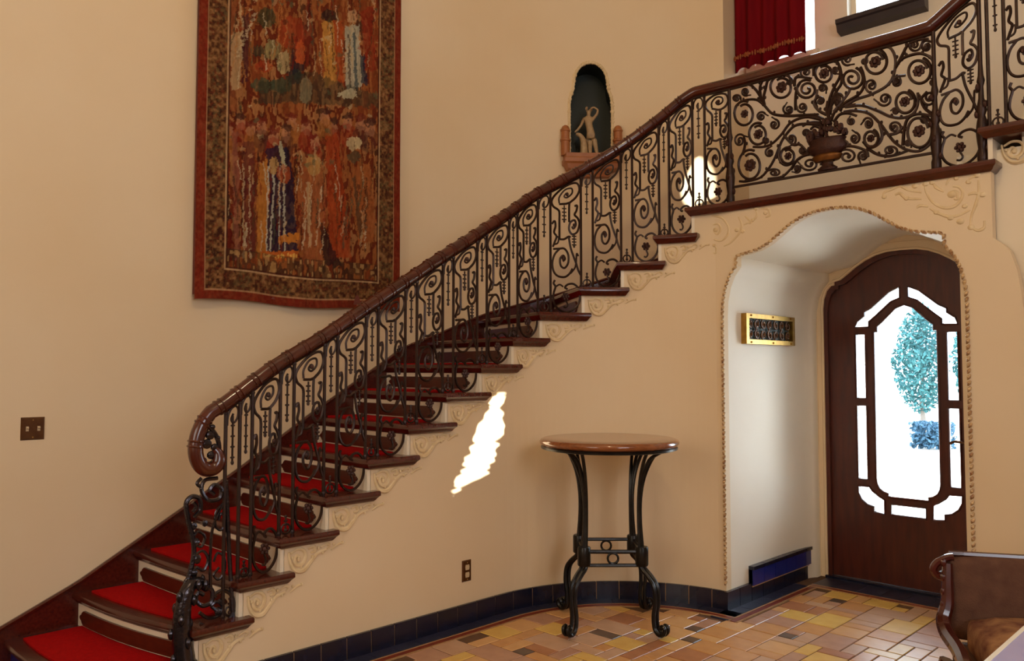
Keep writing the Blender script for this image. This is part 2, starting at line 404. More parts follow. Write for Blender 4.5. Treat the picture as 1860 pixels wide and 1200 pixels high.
# exterior wall with the door recess and the two stair windows
CDOOR = -1.985
W1 = dict(b0=-3.12, b1=-2.62, z0=3.93, z1=5.6); W2 = dict(b0=-2.37, b1=-1.86, z0=4.08, z1=5.6)
mb = MB(); wy = lambda u, v, d: (u, d, v)
mb.plate([(-3.6, 0), (A_R, 0), (A_R, CEIL), (-3.6, CEIL)], [[(CDOOR - .62, .0015), (CDOOR + .62, .0015), (CDOOR + .62, 2.36), (CDOOR - .62, 2.36)], rect(W1), rect(W2)], wy, B_WIN, B_WIN + .22)
wall_front = tag(mb.build('wall_front', M['white_wall'], smooth=False), kind='structure')
for n, w in ((1, W1), (2, W2)):
    root = tag(empty('window_%d' % n, ((w['b0'] + w['b1']) / 2, B_WIN + .1, w['z0'])), kind='structure')
    loc = root.location
    def part(name, m, boxes):
        mb = MB()
        for x0, x1, y0, y1, z0, z1 in boxes: mb.box(x0 - loc.x, x1 - loc.x, y0 - loc.y, y1 - loc.y, z0 - loc.z, z1 - loc.z)
        return mb.build(name, m, root, smooth=False)
    fr = .035; x0, x1, z0, z1 = w['b0'], w['b1'], w['z0'], w['z1']; y0 = B_WIN + .08
    part('window_frame', M['white_paint'], [(x0, x0 + fr, y0, y0 + .05, z0, z1), (x1 - fr, x1, y0, y0 + .05, z0, z1), (x0, x1, y0, y0 + .05, z0, z0 + fr), (x0, x1, y0, y0 + .05, z1 - fr, z1)])
    part('pane', M['glass'], [(x0 + fr, x1 - fr, y0 + .02, y0 + .026, z0 + fr, z1 - fr)])
    if n == 2:
        mb = MB(); prof = [(-.10, 0), (-.10, -.03), (-.085, -.04), (-.07, -.085), (.0, -.10), (.06, -.10), (.06, 0)]
        xa, xb = x0 - .05 - loc.x, x1 + .05 - loc.x
        mb.add([(xa, B_WIN + p - loc.y, q) for p, q in prof] + [(xb, B_WIN + p - loc.y, q) for p, q in prof],
               [tuple(range(7)), tuple(range(13, 6, -1))] + [(i, (i + 1) % 7, 7 + (i + 1) % 7, 7 + i) for i in range(7)])
        mb.build('window_sill', M['sill_wood'], root, smooth=False)
    else: part('window_sill', M['white_paint'], [(x0 - .05, x1 + .04, B_WIN - .05, B_WIN + .08, z0 - .05, z0)])

# ------------------------------------------------------------------ arch wall with recess
ACX = -1.945
half = [(.70, 0), (.70, .6), (.70, 1.2), (.70, 1.84), (.695, 1.93), (.675, 2.02), (.645, 2.09), (.60, 2.145), (.60, 2.205), (.57, 2.215), (.52, 2.222), (.45, 2.236),
        (.38, 2.266), (.31, 2.315), (.24, 2.365), (.16, 2.402), (.08, 2.42), (0, 2.425)]
arch = [(ACX - x, z) for x, z in half] + [(ACX + x, z) for x, z in half[-2::-1]]
pier = [(-.985, 0), (-.985, 1.42), (-.992, 1.70), (-1.003, 1.86), (-1.02, 1.99), (-1.048, 2.085), (-1.075, 2.12), (-1.10, 2.14), (-1.122, 2.16), (-1.122, 2.50)]
FB = 4.54
mb = MB()
outl = [(-2.72, 0)] + arch + pier + [(-2.72, 2.50)]
mb.plate(outl, [], wy, FB, FB + .06)
wall_arch = tag(mb.build('wall_arch', M['plaster'], smooth=False), kind='structure')
# barrel vault and reveals of the recess, with the rounded inner corner
mb = MB()
rings = [(FB + .06, 0), (4.9, 0), (5.3, .0), (5.40, .002), (5.52, .008), (5.61, .018), (5.66, .032), (5.69, .046), (5.705, .058), (5.768, .058)]
def inset(p, i):
    x, z = p; sx = (abs(x - ACX) - i) / max(1e-6, abs(x - ACX)) if abs(x - ACX) > i else 0
    return (ACX + (x - ACX) * sx, z - .12 * i * min(1, max(0, (z - 1.9) / .3)))
P = [[inset(p, i) for p in arch] for b, i in rings]
n = len(arch)
for r0, r1, nm, m_ in ((0, 4, 'recess_vault', M['white_wall']), (3, len(rings), 'recess_corner', M['white_wall'])):
    mb = MB(); mb.add([(x, rings[r][0], z) for r in range(r0, r1) for x, z in P[r]], [(r * n + k, r * n + k + 1, (r + 1) * n + k + 1, (r + 1) * n + k) for r in range(r1 - r0 - 1) for k in range(n - 1)])
    mb.build(nm, m_, wall_arch, angle=50, fix=False)
# set-back wall to the right of the pier
mb = MB(); mb.box(-1.3, A_R, FB + .085, FB + .16, 0, 2.62); mb.box(-1.00, A_R, FB + .085, FB + .16, 2.6, 2.78)
mb.box(-.73, A_R, FB + .085, FB + .16, 2.7, 2.95); mb.box(-.46, A_R, FB + .085, FB + .16, 2.9, 3.1)
tag(mb.build('wall_side', M['plaster_pale'], smooth=False), kind='structure')
# rope moulding round the arch edge
mb = MB(); q = [Vector((x, FB - .004, z)) for x, z in arch]
acc = 0
for a, b in zip(q, q[1:]):
    L = (b - a).length; n = max(1, round(L / .03)); d = (b - a).normalized()
    if a.z < .12 and b.z < .12: continue
    for k in range(n):
        c = a.lerp(b, (k + .5) / n)
        if c.z < .14: continue
        w = Vector((d.z, 0, -d.x))
        p0, p1 = c - d * (L / n * .42) - w * .007 + Vector((0, -.002, 0)), c + d * (L / n * .42) + w * .007
        mb.tube([p0, c + Vector((0, -.008, 0)), p1], lambda t: .004 + .006 * math.sin(PI * t), 6)
tag(mb.build('rope_moulding', M['rope'], wall_arch), kind='stuff')
# plaster relief in the spandrels: scrolls traced on the wall plane
def relief(name, lines, leaves, r=.009):
    mb = MB()
    for l in lines:
        pts = [on_plane(x, y, 1, FB) for x, y in catmull(l, 5)]
        mb.tube(pts, lambda t: r * (1.05 - .5 * abs(2 * t - 1)), 6, flat=.6, flat_axis=(0, 1, 0))
    for x, y, s in leaves:
        c = on_plane(x, y, 1, FB); mb.ball(c, s * 1.3, .009, s, 6, 4)
    return mb.build(name, M['plaster_relief'], wall_arch)
def crop(ox, oy, k, pts): return [(ox + x / k, oy + y / k) for x, y in pts]
c6 = lambda *p: crop(1590, 300, 6.667, p)
relief('spandrel_relief', [
    c6((860, 240), (900, 160), (985, 130), (1100, 100), (1230, 110), (1130, 170)), c6((940, 255), (1020, 270), (1060, 340), (1030, 430), (950, 500), (830, 515), (700, 450), (620, 330), (600, 230)),
    c6((950, 410), (1000, 405), (990, 330), (930, 320), (890, 380)), c6((560, 410), (380, 400), (300, 340), (240, 360)), c6((100, 380), (110, 330), (200, 290), (300, 250), (400, 300), (560, 330)),
    c6((660, 520), (740, 570), (880, 620), (1000, 610), (1150, 540)), c6((1250, 180), (1255, 320), (1220, 470), (1170, 600), (1150, 720)), c6((1150, 740), (1240, 790), (1320, 750), (1320, 670)),
    c6((500, 520), (540, 490), (640, 500)), c6((1120, 360), (1200, 335), (1300, 360)), c6((700, 210), (740, 270), (830, 320))],
    [c6((x, y))[0] + (s,) for x, y, s in ((985, 155, .012), (1130, 200, .012), (1300, 355, .014), (1085, 495, .012), (910, 635, .014), (1030, 680, .016), (1160, 750, .014), (740, 570, .012), (110, 380, .012), (380, 400, .012), (930, 350, .02), (480, 250, .014), (610, 225, .014), (300, 230, .012), (690, 210, .012), (1230, 120, .014))])
c7 = lambda *p: crop(1240, 360, 7.5, p)
relief('spandrel_relief', [
    c7((260, 340), (265, 480), (310, 600)), c7((540, 270), (620, 380), (610, 500), (520, 580), (420, 560)), c7((390, 370), (480, 350), (520, 420), (470, 490), (410, 440)), c7((760, 250), (800, 350), (780, 460), (660, 600), (560, 650)),
    c7((350, 660), (350, 760), (320, 870), (230, 810)), c7((400, 740), (450, 745), (460, 690), (430, 640)), c7((850, 240), (930, 330), (860, 330)), c7((1000, 160), (1010, 230), (960, 300), (830, 360)), c7((1070, 140), (1170, 150), (1190, 230), (1130, 260)), c7((310, 290), (400, 240), (520, 260), (600, 330))],
    [c7((x, y))[0] + (s,) for x, y, s in ((320, 360, .012), (325, 475, .012), (450, 430, .016), (740, 430, .014), (430, 640, .012), (230, 810, .01), (310, 870, .01), (1000, 140, .012), (820, 450, .012), (950, 300, .012), (1130, 200, .012))], r=.008)

# register grille on the left reveal
g = empty('wall_grille', (-2.645, 4.766, 1.665)); tag(g, 'brass framed black pierced grille on the recess wall beside the door', 'grille')
mb = MB(); L, H = .687, .20
mb.plate([(0, 0), (L, 0), (L, H), (0, H)], [[(.035, .03), (L - .035, .03), (L - .035, H - .03), (.035, H - .03)]], lambda u, v, d: (d, u, v), .0, .04)
mb.build('frame', M['brass'], g, smooth=False)
mb = MB(); mb.box(0, .012, .03, L - .03, .025, H - .025); mb.build('backing', M['niche_green'], g, smooth=False)
mb = MB()
for i in range(7):
    for j in range(2):
        cx, cz = .08 + i * .088, .065 + j * .07; s = 1 if (i + j) % 2 else -1
        mb.tube([(.024, x, z) for x, z in spiral(cx, cz, .037, .006, 90 * s, 1.6 * s, 22)], .0055, 5)
        mb.ball((.024, cx, cz), .008, seg=6, rings=4)
mb.build('scrollwork', M['plate_brown'], g)
for y in (.06, .36, .62):
    for z in (.012, H - .012):
        mb = MB(); mb.ball((.042, y, z), .007, seg=6, rings=4); mb.build('screw', M['brass'], g)

# ------------------------------------------------------------------ door
door = tag(empty('door_1', (CDOOR, 5.80, 0)), kind='structure')
dh = [(.53, 0.02), (.53, 1.92), (.522, 1.99), (.50, 2.05), (.468, 2.085), (.445, 2.088), (.445, 2.112), (.40, 2.122), (.35, 2.158), (.29, 2.204), (.22, 2.247), (.15, 2.277), (.075, 2.294), (0, 2.298)]
def sym(h, g=0.0, z0=None):
    l = [(-(x + g), z + (g if z > 1 else 0)) for x, z in h]; r = [(-x, z) for x, z in l[-2::-1]] if h[-1][0] == 0 else [(-x, z) for x, z in l[::-1]]
    if h[-1][0] == 0: l[-1] = (0, l[-1][1])
    return l + r
mir = lambda pts: [(-x, z) for x, z in reversed(pts)]
center = [(-.21, .735), (-.205, .70), (-.19, .668), (-.16, .645), (-.13, .637), (-.13, .615), (.13, .615), (.13, .637), (.16, .645), (.19, .668), (.205, .70), (.21, .735),
          (.21, 1.76), (.187, 1.76), (.187, 1.80), (.15, 1.832), (.06, 1.922), (0, 1.945), (-.06, 1.922), (-.15, 1.832), (-.187, 1.80), (-.187, 1.76), (-.21, 1.76)]
su = [(-.335, 1.295), (-.262, 1.295), (-.262, 1.745), (-.335, 1.745)]
slw = [(-.335, .725), (-.262, .725), (-.262, 1.24), (-.335, 1.24)]
tl = [(-.335, 1.795), (-.322, 1.84), (-.27, 1.878), (-.27, 1.905), (-.22, 1.932), (-.10, 2.035), (-.026, 2.068), (-.026, 1.992), (-.085, 1.968), (-.185, 1.878), (-.237, 1.835), (-.237, 1.80), (-.26, 1.795)]
bl = [(-.335, .675), (-.335, .625), (-.312, .58), (-.272, .548), (-.228, .538), (-.228, .502), (-.155, .495), (-.155, .592), (-.19, .612), (-.235, .645), (-.257, .675)]
bmid = [(-.112, .495), (.112, .495), (.112, .57), (-.112, .57)]
panes = [center, su, mir(su), slw, mir(slw), tl, mir(tl), bl, mir(bl), bmid]
mb = MB(); mb.plate(sym(dh), panes, wy, 0.0, .045); leaf = mb.build('door_leaf', M['door_wood'], door, smooth=False)
for p in panes:
    mb = MB(); mb.plate(p, [], wy, .02, .026); mb.build('pane', M['glass'], leaf, smooth=False)
    mb = MB(); loop = [(x, -.003, z) for x, z in p]; mb.tube(loop, .0075, 5, closed=True); mb.build('bead', M['door_wood'], leaf)
mb = MB(); mb.plate(sym([(x, z if z > .1 else 0) for x, z in dh], .022), [sym([(x, .001 if z < .1 else z) for x, z in dh], -.008)], wy, -.03, .06); mb.build('door_frame', M['door_wood'], door, smooth=False)
# plaster surround with a stepped moulding
osur = sym([(x, z if z > .1 else 0) for x, z in dh], .30); isur = sym([(x, .001 if z < .1 else z) for x, z in dh], .020)
mb = MB(); mb.plate(osur, [isur], wy, -.035, .11); mb.build('surround', M['plaster'], door, smooth=False)
for gp, r in ((.028, .010), (.075, .007)):
    mb = MB(); l = sym([(x, z) for x, z in dh], gp); mb.tube([(x, -.036, z) for x, z in l], r, 6); mb.build('surround_moulding', M['plaster'], door)
mb = MB(); hx = .385
mb.box(hx - .018, hx + .018, -.012, 0, .88, 1.10); mb.tube([(hx, -.01, 1.02), (hx, -.06, 1.02), (hx - .02, -.065, 1.025), (hx - .07, -.06, 1.03), (hx - .10, -.055, 1.015)], .009, 8)
mb.build('door_handle', M['plate_brown'], leaf)
mb = MB(); mb.box(-.56, .56, -.06, .12, 0, .018); mb.build('threshold', M['black_tile'], door, smooth=False)

# ------------------------------------------------------------------ stair wall under the treads
mb = MB()
def z_under(k): return RISE * k - .05
ks = list(range(1, 15))
for k in ks:
    s0, s1 = STEP_IN[k] + .02, STEP_IN[k + 1] + .02
    if k == 14: s1 = min(s1, s_of_a(-2.72))
    n = max(1, int((s1 - s0) / .05)) if s1 > CY else 2
    for i in range(n):
        a = s0 + (s1 - s0) * i / n; b = s0 + (s1 - s0) * (i + 1) / n
        wall_quad(mb, path(a), path(b), 0, z_under(k))
s0, s1 = STEP_IN[15] + .02, s_of_a(-2.69)
if s1 > s0:
    for i in range(4): wall_quad(mb, path(s0 + (s1 - s0) * i / 4), path(s0 + (s1 - s0) * (i + 1) / 4), 0, 2.50)
wall_quad(mb, path(STEP_IN[1] + .02), path(STEP_IN[1] + .02, .9), 0, z_under(1))
tag(mb.build('wall_stair', M['plaster'], fix=False), kind='structure')

# ------------------------------------------------------------------ staircase
stair = tag(empty('staircase', (A_IN - .5, 1.2, 0)), 'curved staircase with dark red treads, crimson carpet and white risers', 'staircase')
def at_stair(o):      # keep world-space meshes in place under the empty
    o.matrix_parent_inverse = stair.matrix_basis.inverted(); return o
bpy.context.view_layer.update()
def tread_outline(k, e, last_s=None):
    """plan outline; e pulls the front and the inner edge in"""
    ovf, ovs = .032 - e, .05 - e
    nx = last_s if last_s else None
    def back(off):
        if last_s: return last_s - e
        return front(k + 1, off) + .03
    offs = np.linspace(-ovs, W_ST, 9)
    fr_ = [(front(k, max(0, o)) - ovf, o) for o in offs]
    bk = [(back(max(0, o)), o) for o in offs]
    tip = (front(k + 1, 0) + .055 - e) if not last_s else last_s - e
    side = [(s, -ovs) for s in np.linspace(tip, fr_[0][0], 7)[1:-1]]
    # back edge (outer->inner), then tip return along the inner edge to the front
    out = fr_ + bk[::-1]
    if not last_s: out += [(bk[0][0], 0.012), (tip, .012), (tip, -ovs)]
    out += side
    return out
def layered(mb, outlines, zs):
    n = len(outlines[0]); base = len(mb.v)
    for o, z in zip(outlines, zs): mb.v += [tuple(pz(s, z, f)) for s, f in o]
    for i in range(len(zs) - 1):
        for k in range(n):
            a = base + i * n + k; b = base + i * n + (k + 1) % n
            mb.f.append((a, b, b + n, a + n))
    for i in (0, len(zs) - 1):
        tris = geometry.tessellate_polygon([[Vector(mb.v[base + i * n + k]) * 1 for k in range(n)]])
        for t in tris: mb.f.append(tuple(base + i * n + j for j in t))
NOSE = [(.004, 0), (0, -.007), (0, -.024), (.008, -.032), (.012, -.036), (.020, -.048), (.028, -.055)]
def riser_panel_shape(x0, x1, z0, z1):
    h = z1 - z0
    endl = [(x0 + .035, z0), (x0 + .014, z0 + .12 * h), (x0 + .026, z0 + .28 * h), (x0, z0 + .5 * h), (x0 + .026, z0 + .72 * h), (x0 + .014, z0 + .88 * h), (x0 + .035, z1)]
    endr = [(x0 + x1 - x, z) for x, z in endl]
    return endl + [(x, z1) for x in np.linspace(x0 + .035, x1 - .035, 8)[1:-1]] + endr[::-1] + [(x, z0) for x in np.linspace(x1 - .035, x0 + .035, 8)[1:-1]]
for k in range(1, 20):
    z = RISE * k
    last = {15: s_of_a(-1.09), 19: s_of_a(2.0)}.get(k)
    mb = MB()
    layered(mb, [tread_outline(k, e, last) for e, _ in NOSE], [z + dz for _, dz in NOSE])
    tr = at_stair(mb.build('tread', M['wood'], stair, angle=30))
    if k < 15:
        mb = MB(); o0, o1 = .13, .94
        offs = np.linspace(o0, o1, 7)
        outl = [(front(k, o) + .04, o) for o in offs] + [(front(k + 1, o) - .002, o) for o in offs[::-1]]
        layered(mb, [outl, outl], [z + .009, z - .002])
        at_stair(mb.build('carpet', M['carpet'], stair, smooth=False))
    # riser
    z0, z1 = z - RISE, z - .05
    mb = MB(); offs = np.linspace(0.0, W_ST, 9)
    for a, b in zip(offs, offs[1:]):
        mb.hexa([pz(front(k, a), z0, a), pz(front(k, b), z0, b), pz(front(k, b) + .022, z0, b), pz(front(k, a) + .022, z0, a),
                 pz(front(k, a), z1, a), pz(front(k, b), z1, b), pz(front(k, b) + .022, z1, b), pz(front(k, a) + .022, z1, a)])
    ri = at_stair(mb.build('riser', M['blue_tile'] if k == 1 else M['white_paint'], stair, smooth=False))
    if k <= 15 and k > 1:
        mb = MB()
        za_, zb_ = z0 + .018, z1 - .030; zm = (za_ + zb_) / 2; hh = (zb_ - za_) / 2; x0_, x1_ = .09, .95
        xs = [0, .012, .022, .028, .036, .044]; hs = [.05, .34, .40, .72, .80, 1.0]
        cols = [(x0_ + x, h) for x, h in zip(xs, hs)] + [(x, 1.0) for x in np.linspace(x0_ + .1, x1_ - .1, 9)] + [(x1_ - x, h) for x, h in zip(xs[::-1], hs[::-1])]
        for (ua, ha), (ub, hb) in zip(cols, cols[1:]):
            fa, fb = front(k, ua), front(k, ub)
            mb.hexa([pz(fa - .012, zm - hh * ha, ua), pz(fb - .012, zm - hh * hb, ub), pz(fb + .002, zm - hh * hb, ub), pz(fa + .002, zm - hh * ha, ua),
                     pz(fa - .012, zm + hh * ha, ua), pz(fb - .012, zm + hh * hb, ub), pz(fb + .002, zm + hh * hb, ub), pz(fa + .002, zm + hh * ha, ua)])
        o = mb.build('riser_panel', M['wood_panel'], ri, smooth=False)
        o.matrix_parent_inverse = stair.matrix_basis.inverted(); o.matrix_parent_inverse.identity()
# skirting against the outer wall
skp = [(1.02, .22), (1.40, .395), (2.27, .90), (2.81, 1.245), (3.36, 1.57), (3.64, 1.75), (deg(19.5), 1.925), (deg(35.5), 2.085), (deg(49.5), 2.245), (deg(62), 2.42), (deg(73.5), 2.60), (deg(88), 2.62)]
def lerp_tab(tab, s):
    if s <= tab[0][0]: return tab[0][1]
    for (a, za), (b, zb) in zip(tab, tab[1:]):
        if s <= b: return za + (zb - za) * (s - a) / (b - a)
    return tab[-1][1]
mb = MB(); ss = np.linspace(1.02, deg(76), 70)
for a, b in zip(ss, ss[1:]):
    za, zb = lerp_tab(skp, a), lerp_tab(skp, b); la, lb = max(0, za - .40), max(0, zb - .40); w = W_ST - .002; v = W_ST - .024
    mb.hexa([pz(a, la, v), pz(b, lb, v), pz(b, lb, w), pz(a, la, w), pz(a, za, v), pz(b, zb, v), pz(b, zb, w), pz(a, za, w)])
mb.tube([pz(s, lerp_tab(skp, s) - .006, W_ST - .028) for s in ss], .011, 6)
tag(mb.build('trim_1', M['wood'], smooth=False), kind='structure')
# plaster scroll under each tread end
def bracket(k, off=-.004):
    mb = MB(); s0, zt = STEP_IN[k], RISE * k - .06; wid = STEP_IN[k + 1] - s0 if k < 15 else .27
    m = lambda pts: [pz(s0 + .03 + x * (.25 + wid) * .98, zt + z, off) for x, z in pts]
    T = lambda pts, r: mb.tube(m(catmull(pts, 5)), lambda t: 1.2 * r * (1.1 - .55 * abs(2 * t - 1)), 6, flat=.6, flat_axis=(1, 0, 0) if s0 < CY else None)
    T([(.03, -.02), (.05, -.075), (.11, -.115), (.20, -.12), (.28, -.085), (.36, -.05), (.46, -.04)], .010)
    T([(.05, -.028), (.12, -.012), (.19, -.02), (.22, -.05), (.19, -.085), (.13, -.09), (.09, -.065), (.12, -.042), (.16, -.055)], .009)
    T([(.25, -.02), (.31, -.012), (.33, -.035), (.28, -.04)], .008)
    T([(.40, -.025), (.46, -.01), (.50, -.02), (.47, -.035)], .007)
    T([(.52, -.045), (.57, -.03), (.62, -.02), (.67, -.022)], .006)
    for x, z, r in ((.14, -.062, .013), (.30, -.062, .010), (.37, -.022, .010), (.42, -.05, .009), (.55, -.018, .008), (.66, -.018, .008), (.07, -.05, .009), (.17, -.10, .009)):
        p = m([(x, z)])[0]; mb.ball(p, r, r * .8, r, 6, 4)
    at_stair(mb.build('bracket_relief', M['plaster_relief'], stair))
for k in range(2, 15): bracket(k)
bracket(16, .07)

# ------------------------------------------------------------------ balustrade
bal = tag(empty('balustrade', (A_IN - .03, 1.55, .17)), 'wrought iron scroll balustrade with dark wooden handrail along the stairs and landing', 'balustrade')
bpy.context.view_layer.update()
INV = bal.matrix_basis.inverted()
def at_bal(o): o.matrix_parent_inverse = INV; return o
OFF = .028
rail = [(1.70, 1.355), (1.777, 1.408), (1.975, 1.545), (2.25, 1.70), (2.505, 1.862), (2.788, 2.035), (3.045, 2.195), (3.32, 2.36), (3.59, 2.53), (deg(17), 2.685), (deg(33.5), 2.86), (deg(48), 3.025), (deg(61.5), 3.20),
        (deg(72), 3.335), (deg(79), 3.362), (s_of_a(-2.4), 3.362), (s_of_a(-1.9), 3.362), (s_of_a(-1.45), 3.362), (s_of_a(-1.38), 3.378), (s_of_a(-1.30), 3.43), (s_of_a(-1.1), 3.56), (s_of_a(-.83), 3.73), (s_of_a(-.56), 3.90)]
rail_s = catmull(rail, 5)
def rail_z(s): return lerp_tab(rail_s, s)
curl = [(1.672, 1.125), (1.690, 1.100), (1.692, 1.062), (1.668, 1.035), (1.632, 1.035), (1.600, 1.062), (1.583, 1.115), (1.588, 1.18), (1.612, 1.243), (1.65, 1.295)]
center_line = catmull([(s, z + .005) for s, z in curl], 4) + [(s, z - .028) for s, z in rail_s]
mb = MB(); hp = [pz(s, z, OFF) for s, z in center_line]
mb.tube(hp, lambda t: .016 + .018 * min(1, t * 22), 12)
hr = at_bal(mb.build('handrail', M['rail_wood'], bal, angle=60))
# paired bands carved round the handrail
acc = 0; nxt = .28; mbp = None
for a, b in zip(hp, hp[1:]):
    L = (b - a).length
    while acc + L > nxt and nxt < 4.2:
        c = a.lerp(b, (nxt - acc) / L); t = (b - a).normalized(); n1 = t.orthogonal().normalized(); n2 = t.cross(n1)
        mb = MB()
        for dd in (-.012, .012):
            mb.tube([c + t * dd + (n1 * math.cos(x) + n2 * math.sin(x)) * .0345 for x in np.linspace(0, 2 * PI, 13)[:-1]], .0055, 5, closed=True)
        o = mb.build('rail_band', M['rail_wood'], hr); nxt += .105
    acc += L
# flat iron bar under the rail
mb = MB(); mb.tube([pz(s, z - .066, OFF) for s, z in rail_s if s > 1.72], .011, 4); at_bal(mb.build('rail_bar', M['iron'], bal))

def top(s): return rail_z(s) - .068
R1 = .0076
def sweep(mb, pts, r=R1, sides=5): mb.tube([pz(s, z, OFF) for s, z in pts], r, sides)
def bar(s, z0, r=.009):
    mb = MB(); mb.tube([pz(s, z0, OFF), pz(s, z0 + .01, OFF), pz(s, top(s), OFF)], r, 6)
    mb.ball(pz(s, z0 + .012, OFF), .013, seg=6, rings=4); mb.ball(pz(s, top(s) - .012, OFF), .012, seg=6, rings=4)
    return at_bal(mb.build('baluster', M['iron'], bal))
def rosette(mb, c, r, n=7, axis=None):
    ax = axis or (path_t(c[0]))
    # petals around a boss, in the plane of the railing
    s, z = c
    for i in range(n):
        a = 2 * PI * i / n
        p = pz(s + .62 * r * math.cos(a), z + .62 * r * math.sin(a), OFF)
        mb.ball(p, r * .36, r * .36, r * .36, 6, 4)
    mb.ball(pz(s, z, OFF), r * .5, r * .5, r * .5, 6, 4)
def path_t(s): return None
def pendant(mb, s, z1, z0, w=.010):
    sweep(mb, [(s, z1), (s, z0)], .0048, 5)
    n = 4
    for i in range(n):
        z = z1 + (z0 - z1) * (i + .9) / (n + .4)
        sweep(mb, [(s - w, z), (s + w, z)], .0042, 4)
        mb.ball(pz(s, z, OFF), .0075, seg=6, rings=4)
    mb.ball(pz(s, z0, OFF), .008, .008, .011, 6, 4)
def narrow_panel(s0, s1, z0):
    mb = MB(); w = s1 - s0; sm = (s0 + s1) / 2; sl = (top(s1) - top(s0)) / w; h = top(sm) - z0
    g = lambda x, y: (sm + x * w, top(sm) - .0 + sl * x * w + y)
    sweep(mb, catmull([g(-.40, -.075), g(-.36, -.035), g(-.15, -.010), g(.18, -.012), g(.36, -.04), g(.30, -.075), g(.05, -.085), g(-.12, -.06), g(.02, -.04)], 4), .0055)
    pendant(mb, sm, g(0, -.05)[1], g(0, -.27)[1], .14 * w)
    at_bal(mb.build('pendant_panel', M['iron'], bal))
    # small circle and cross at the foot
    mb = MB(); r = .33 * w
    sweep(mb, spiral(sm, z0 + r + .006, r, r, 0, 1, 14), .005)
    sweep(mb, [(sm, z0 + r), (sm, z0 + 3.6 * r)], .0048)
    for zz, ww in ((2.1, .20), (2.8, .13)): sweep(mb, [(sm - ww * w, z0 + zz * r), (sm + ww * w, z0 + zz * r)], .0045)
    mb.ball(pz(sm, z0 + r, OFF), .010, seg=6, rings=4); mb.ball(pz(sm, z0 + 3.7 * r, OFF), .008, seg=6, rings=4)
    return at_bal(mb.build('foot_cross', M['iron'], bal))
def wide_panel(s0, s1, z0):
    w = s1 - s0; H = lambda x: top(s0 + x * w) - z0
    g = lambda x, y: (s0 + x * w, z0 + y * H(x))
    mb = MB(); C = lambda pts, r=R1, n=5: sweep(mb, [g(*p) for p in catmull(pts, n)], r)
    kx = .36
    # keyhole ring, its neck and the pendant inside
    C([(.62, .84), (.84, .862), (.95, .905), (.88, .96), (.66, .982), (.38, .978), (.13, .95), (.04, .915), (.10, .868), (.24, .83), (.30, .80), (.30, .72), (.30, .585)])
    C([(.30, .865), (.52, .845), (.62, .84), (.62, .80), (.62, .695)], R1)
    C([(.30, .872), (.30, .92), (.48, .957), (.70, .945), (.72, .905), (.56, .89), (.46, .91), (.53, .928)], .006)
    lf = MB()
    pendant(mb, g(.46, 0)[0], g(.46, .84)[1], g(.46, .715)[1], .07 * w)
    # right hook, spiral and its pendant
    C([(.80, .80), (.88, .795), (.86, .76), (.80, .735), (.90, .70), (.955, .655), (.88, .60), (.72, .595), (.62, .64), (.66, .69), (.80, .695), (.84, .655), (.76, .635), (.72, .655)])
    pendant(mb, g(.78, 0)[0], g(.78, .595)[1], g(.78, .50)[1], .07 * w)
    # left leafy stalk
    C([(.06, .73), (.14, .745), (.17, .70), (.12, .655), (.20, .615), (.14, .575), (.08, .54)])
    C([(.20, .615), (.27, .60), (.24, .56), (.10, .555)], .006)
    # cross piece and the long right S
    C([(.30, .585), (.45, .575), (.60, .585), (.66, .575)])
    C([(.60, .585), (.66, .50), (.75, .43), (.84, .37), (.90, .32), (.98, .28)])
    C([(.92, .42), (.86, .44), (.84, .37)], .006)
    C([(.66, .30), (.80, .335), (.84, .37)], .006)
    # left oval spiral
    C([(.10, .52), (.20, .515), (.30, .51), (.46, .50), (.58, .45), (.58, .385), (.46, .35), (.34, .375), (.32, .43), (.42, .45), (.48, .42), (.42, .405)])
    C([(.30, .51), (.14, .475), (.06, .41), (.10, .34), (.24, .295), (.46, .28), (.62, .30), (.72, .335)])
    # bottom C-scroll with leaf
    C([(.14, .265), (.10, .24), (.16, .21), (.10, .16), (.09, .10), (.20, .045), (.42, .012), (.66, .018), (.88, .06), (.96, .12), (.92, .18), (.76, .218), (.58, .22), (.48, .20), (.56, .185)])
    C([(.16, .21), (.30, .225), (.42, .205)], .006)
    C([(.50, .10), (.56, .065), (.50, .045), (.42, .05)], .006)
    o = at_bal(mb.build('scroll_panel', M['iron'], bal))
    lf = MB(); rosette(lf, g(.50, .128), .030, 6); l2 = lf.build('leaf', M['iron_leaf'], o)
    for x, y, r in ((.42, .43, .012), (.56, .915, .012), (.78, .66, .010)):
        lf = MB(); p = g(x, y); lf.ball(pz(*p, OFF), r, r, r * 1.2, 6, 4); lf.build('bud', M['iron_leaf'], o)
    return o
for k in range(2, 15):
    s0 = STEP_IN[k] + .005; s2 = STEP_IN[k + 1] + .005; z = RISE * k
    wn_ = .30 * (s2 - s0)
    if k == 2: bar(s0 + .14, z); wide = None; narrow_panel(s0 + .14, s2, z)
    else:
        bar(s0, z); bar(s0 + wn_, z); narrow_panel(s0, s0 + wn_, z); wide_panel(s0 + wn_, s2, z)
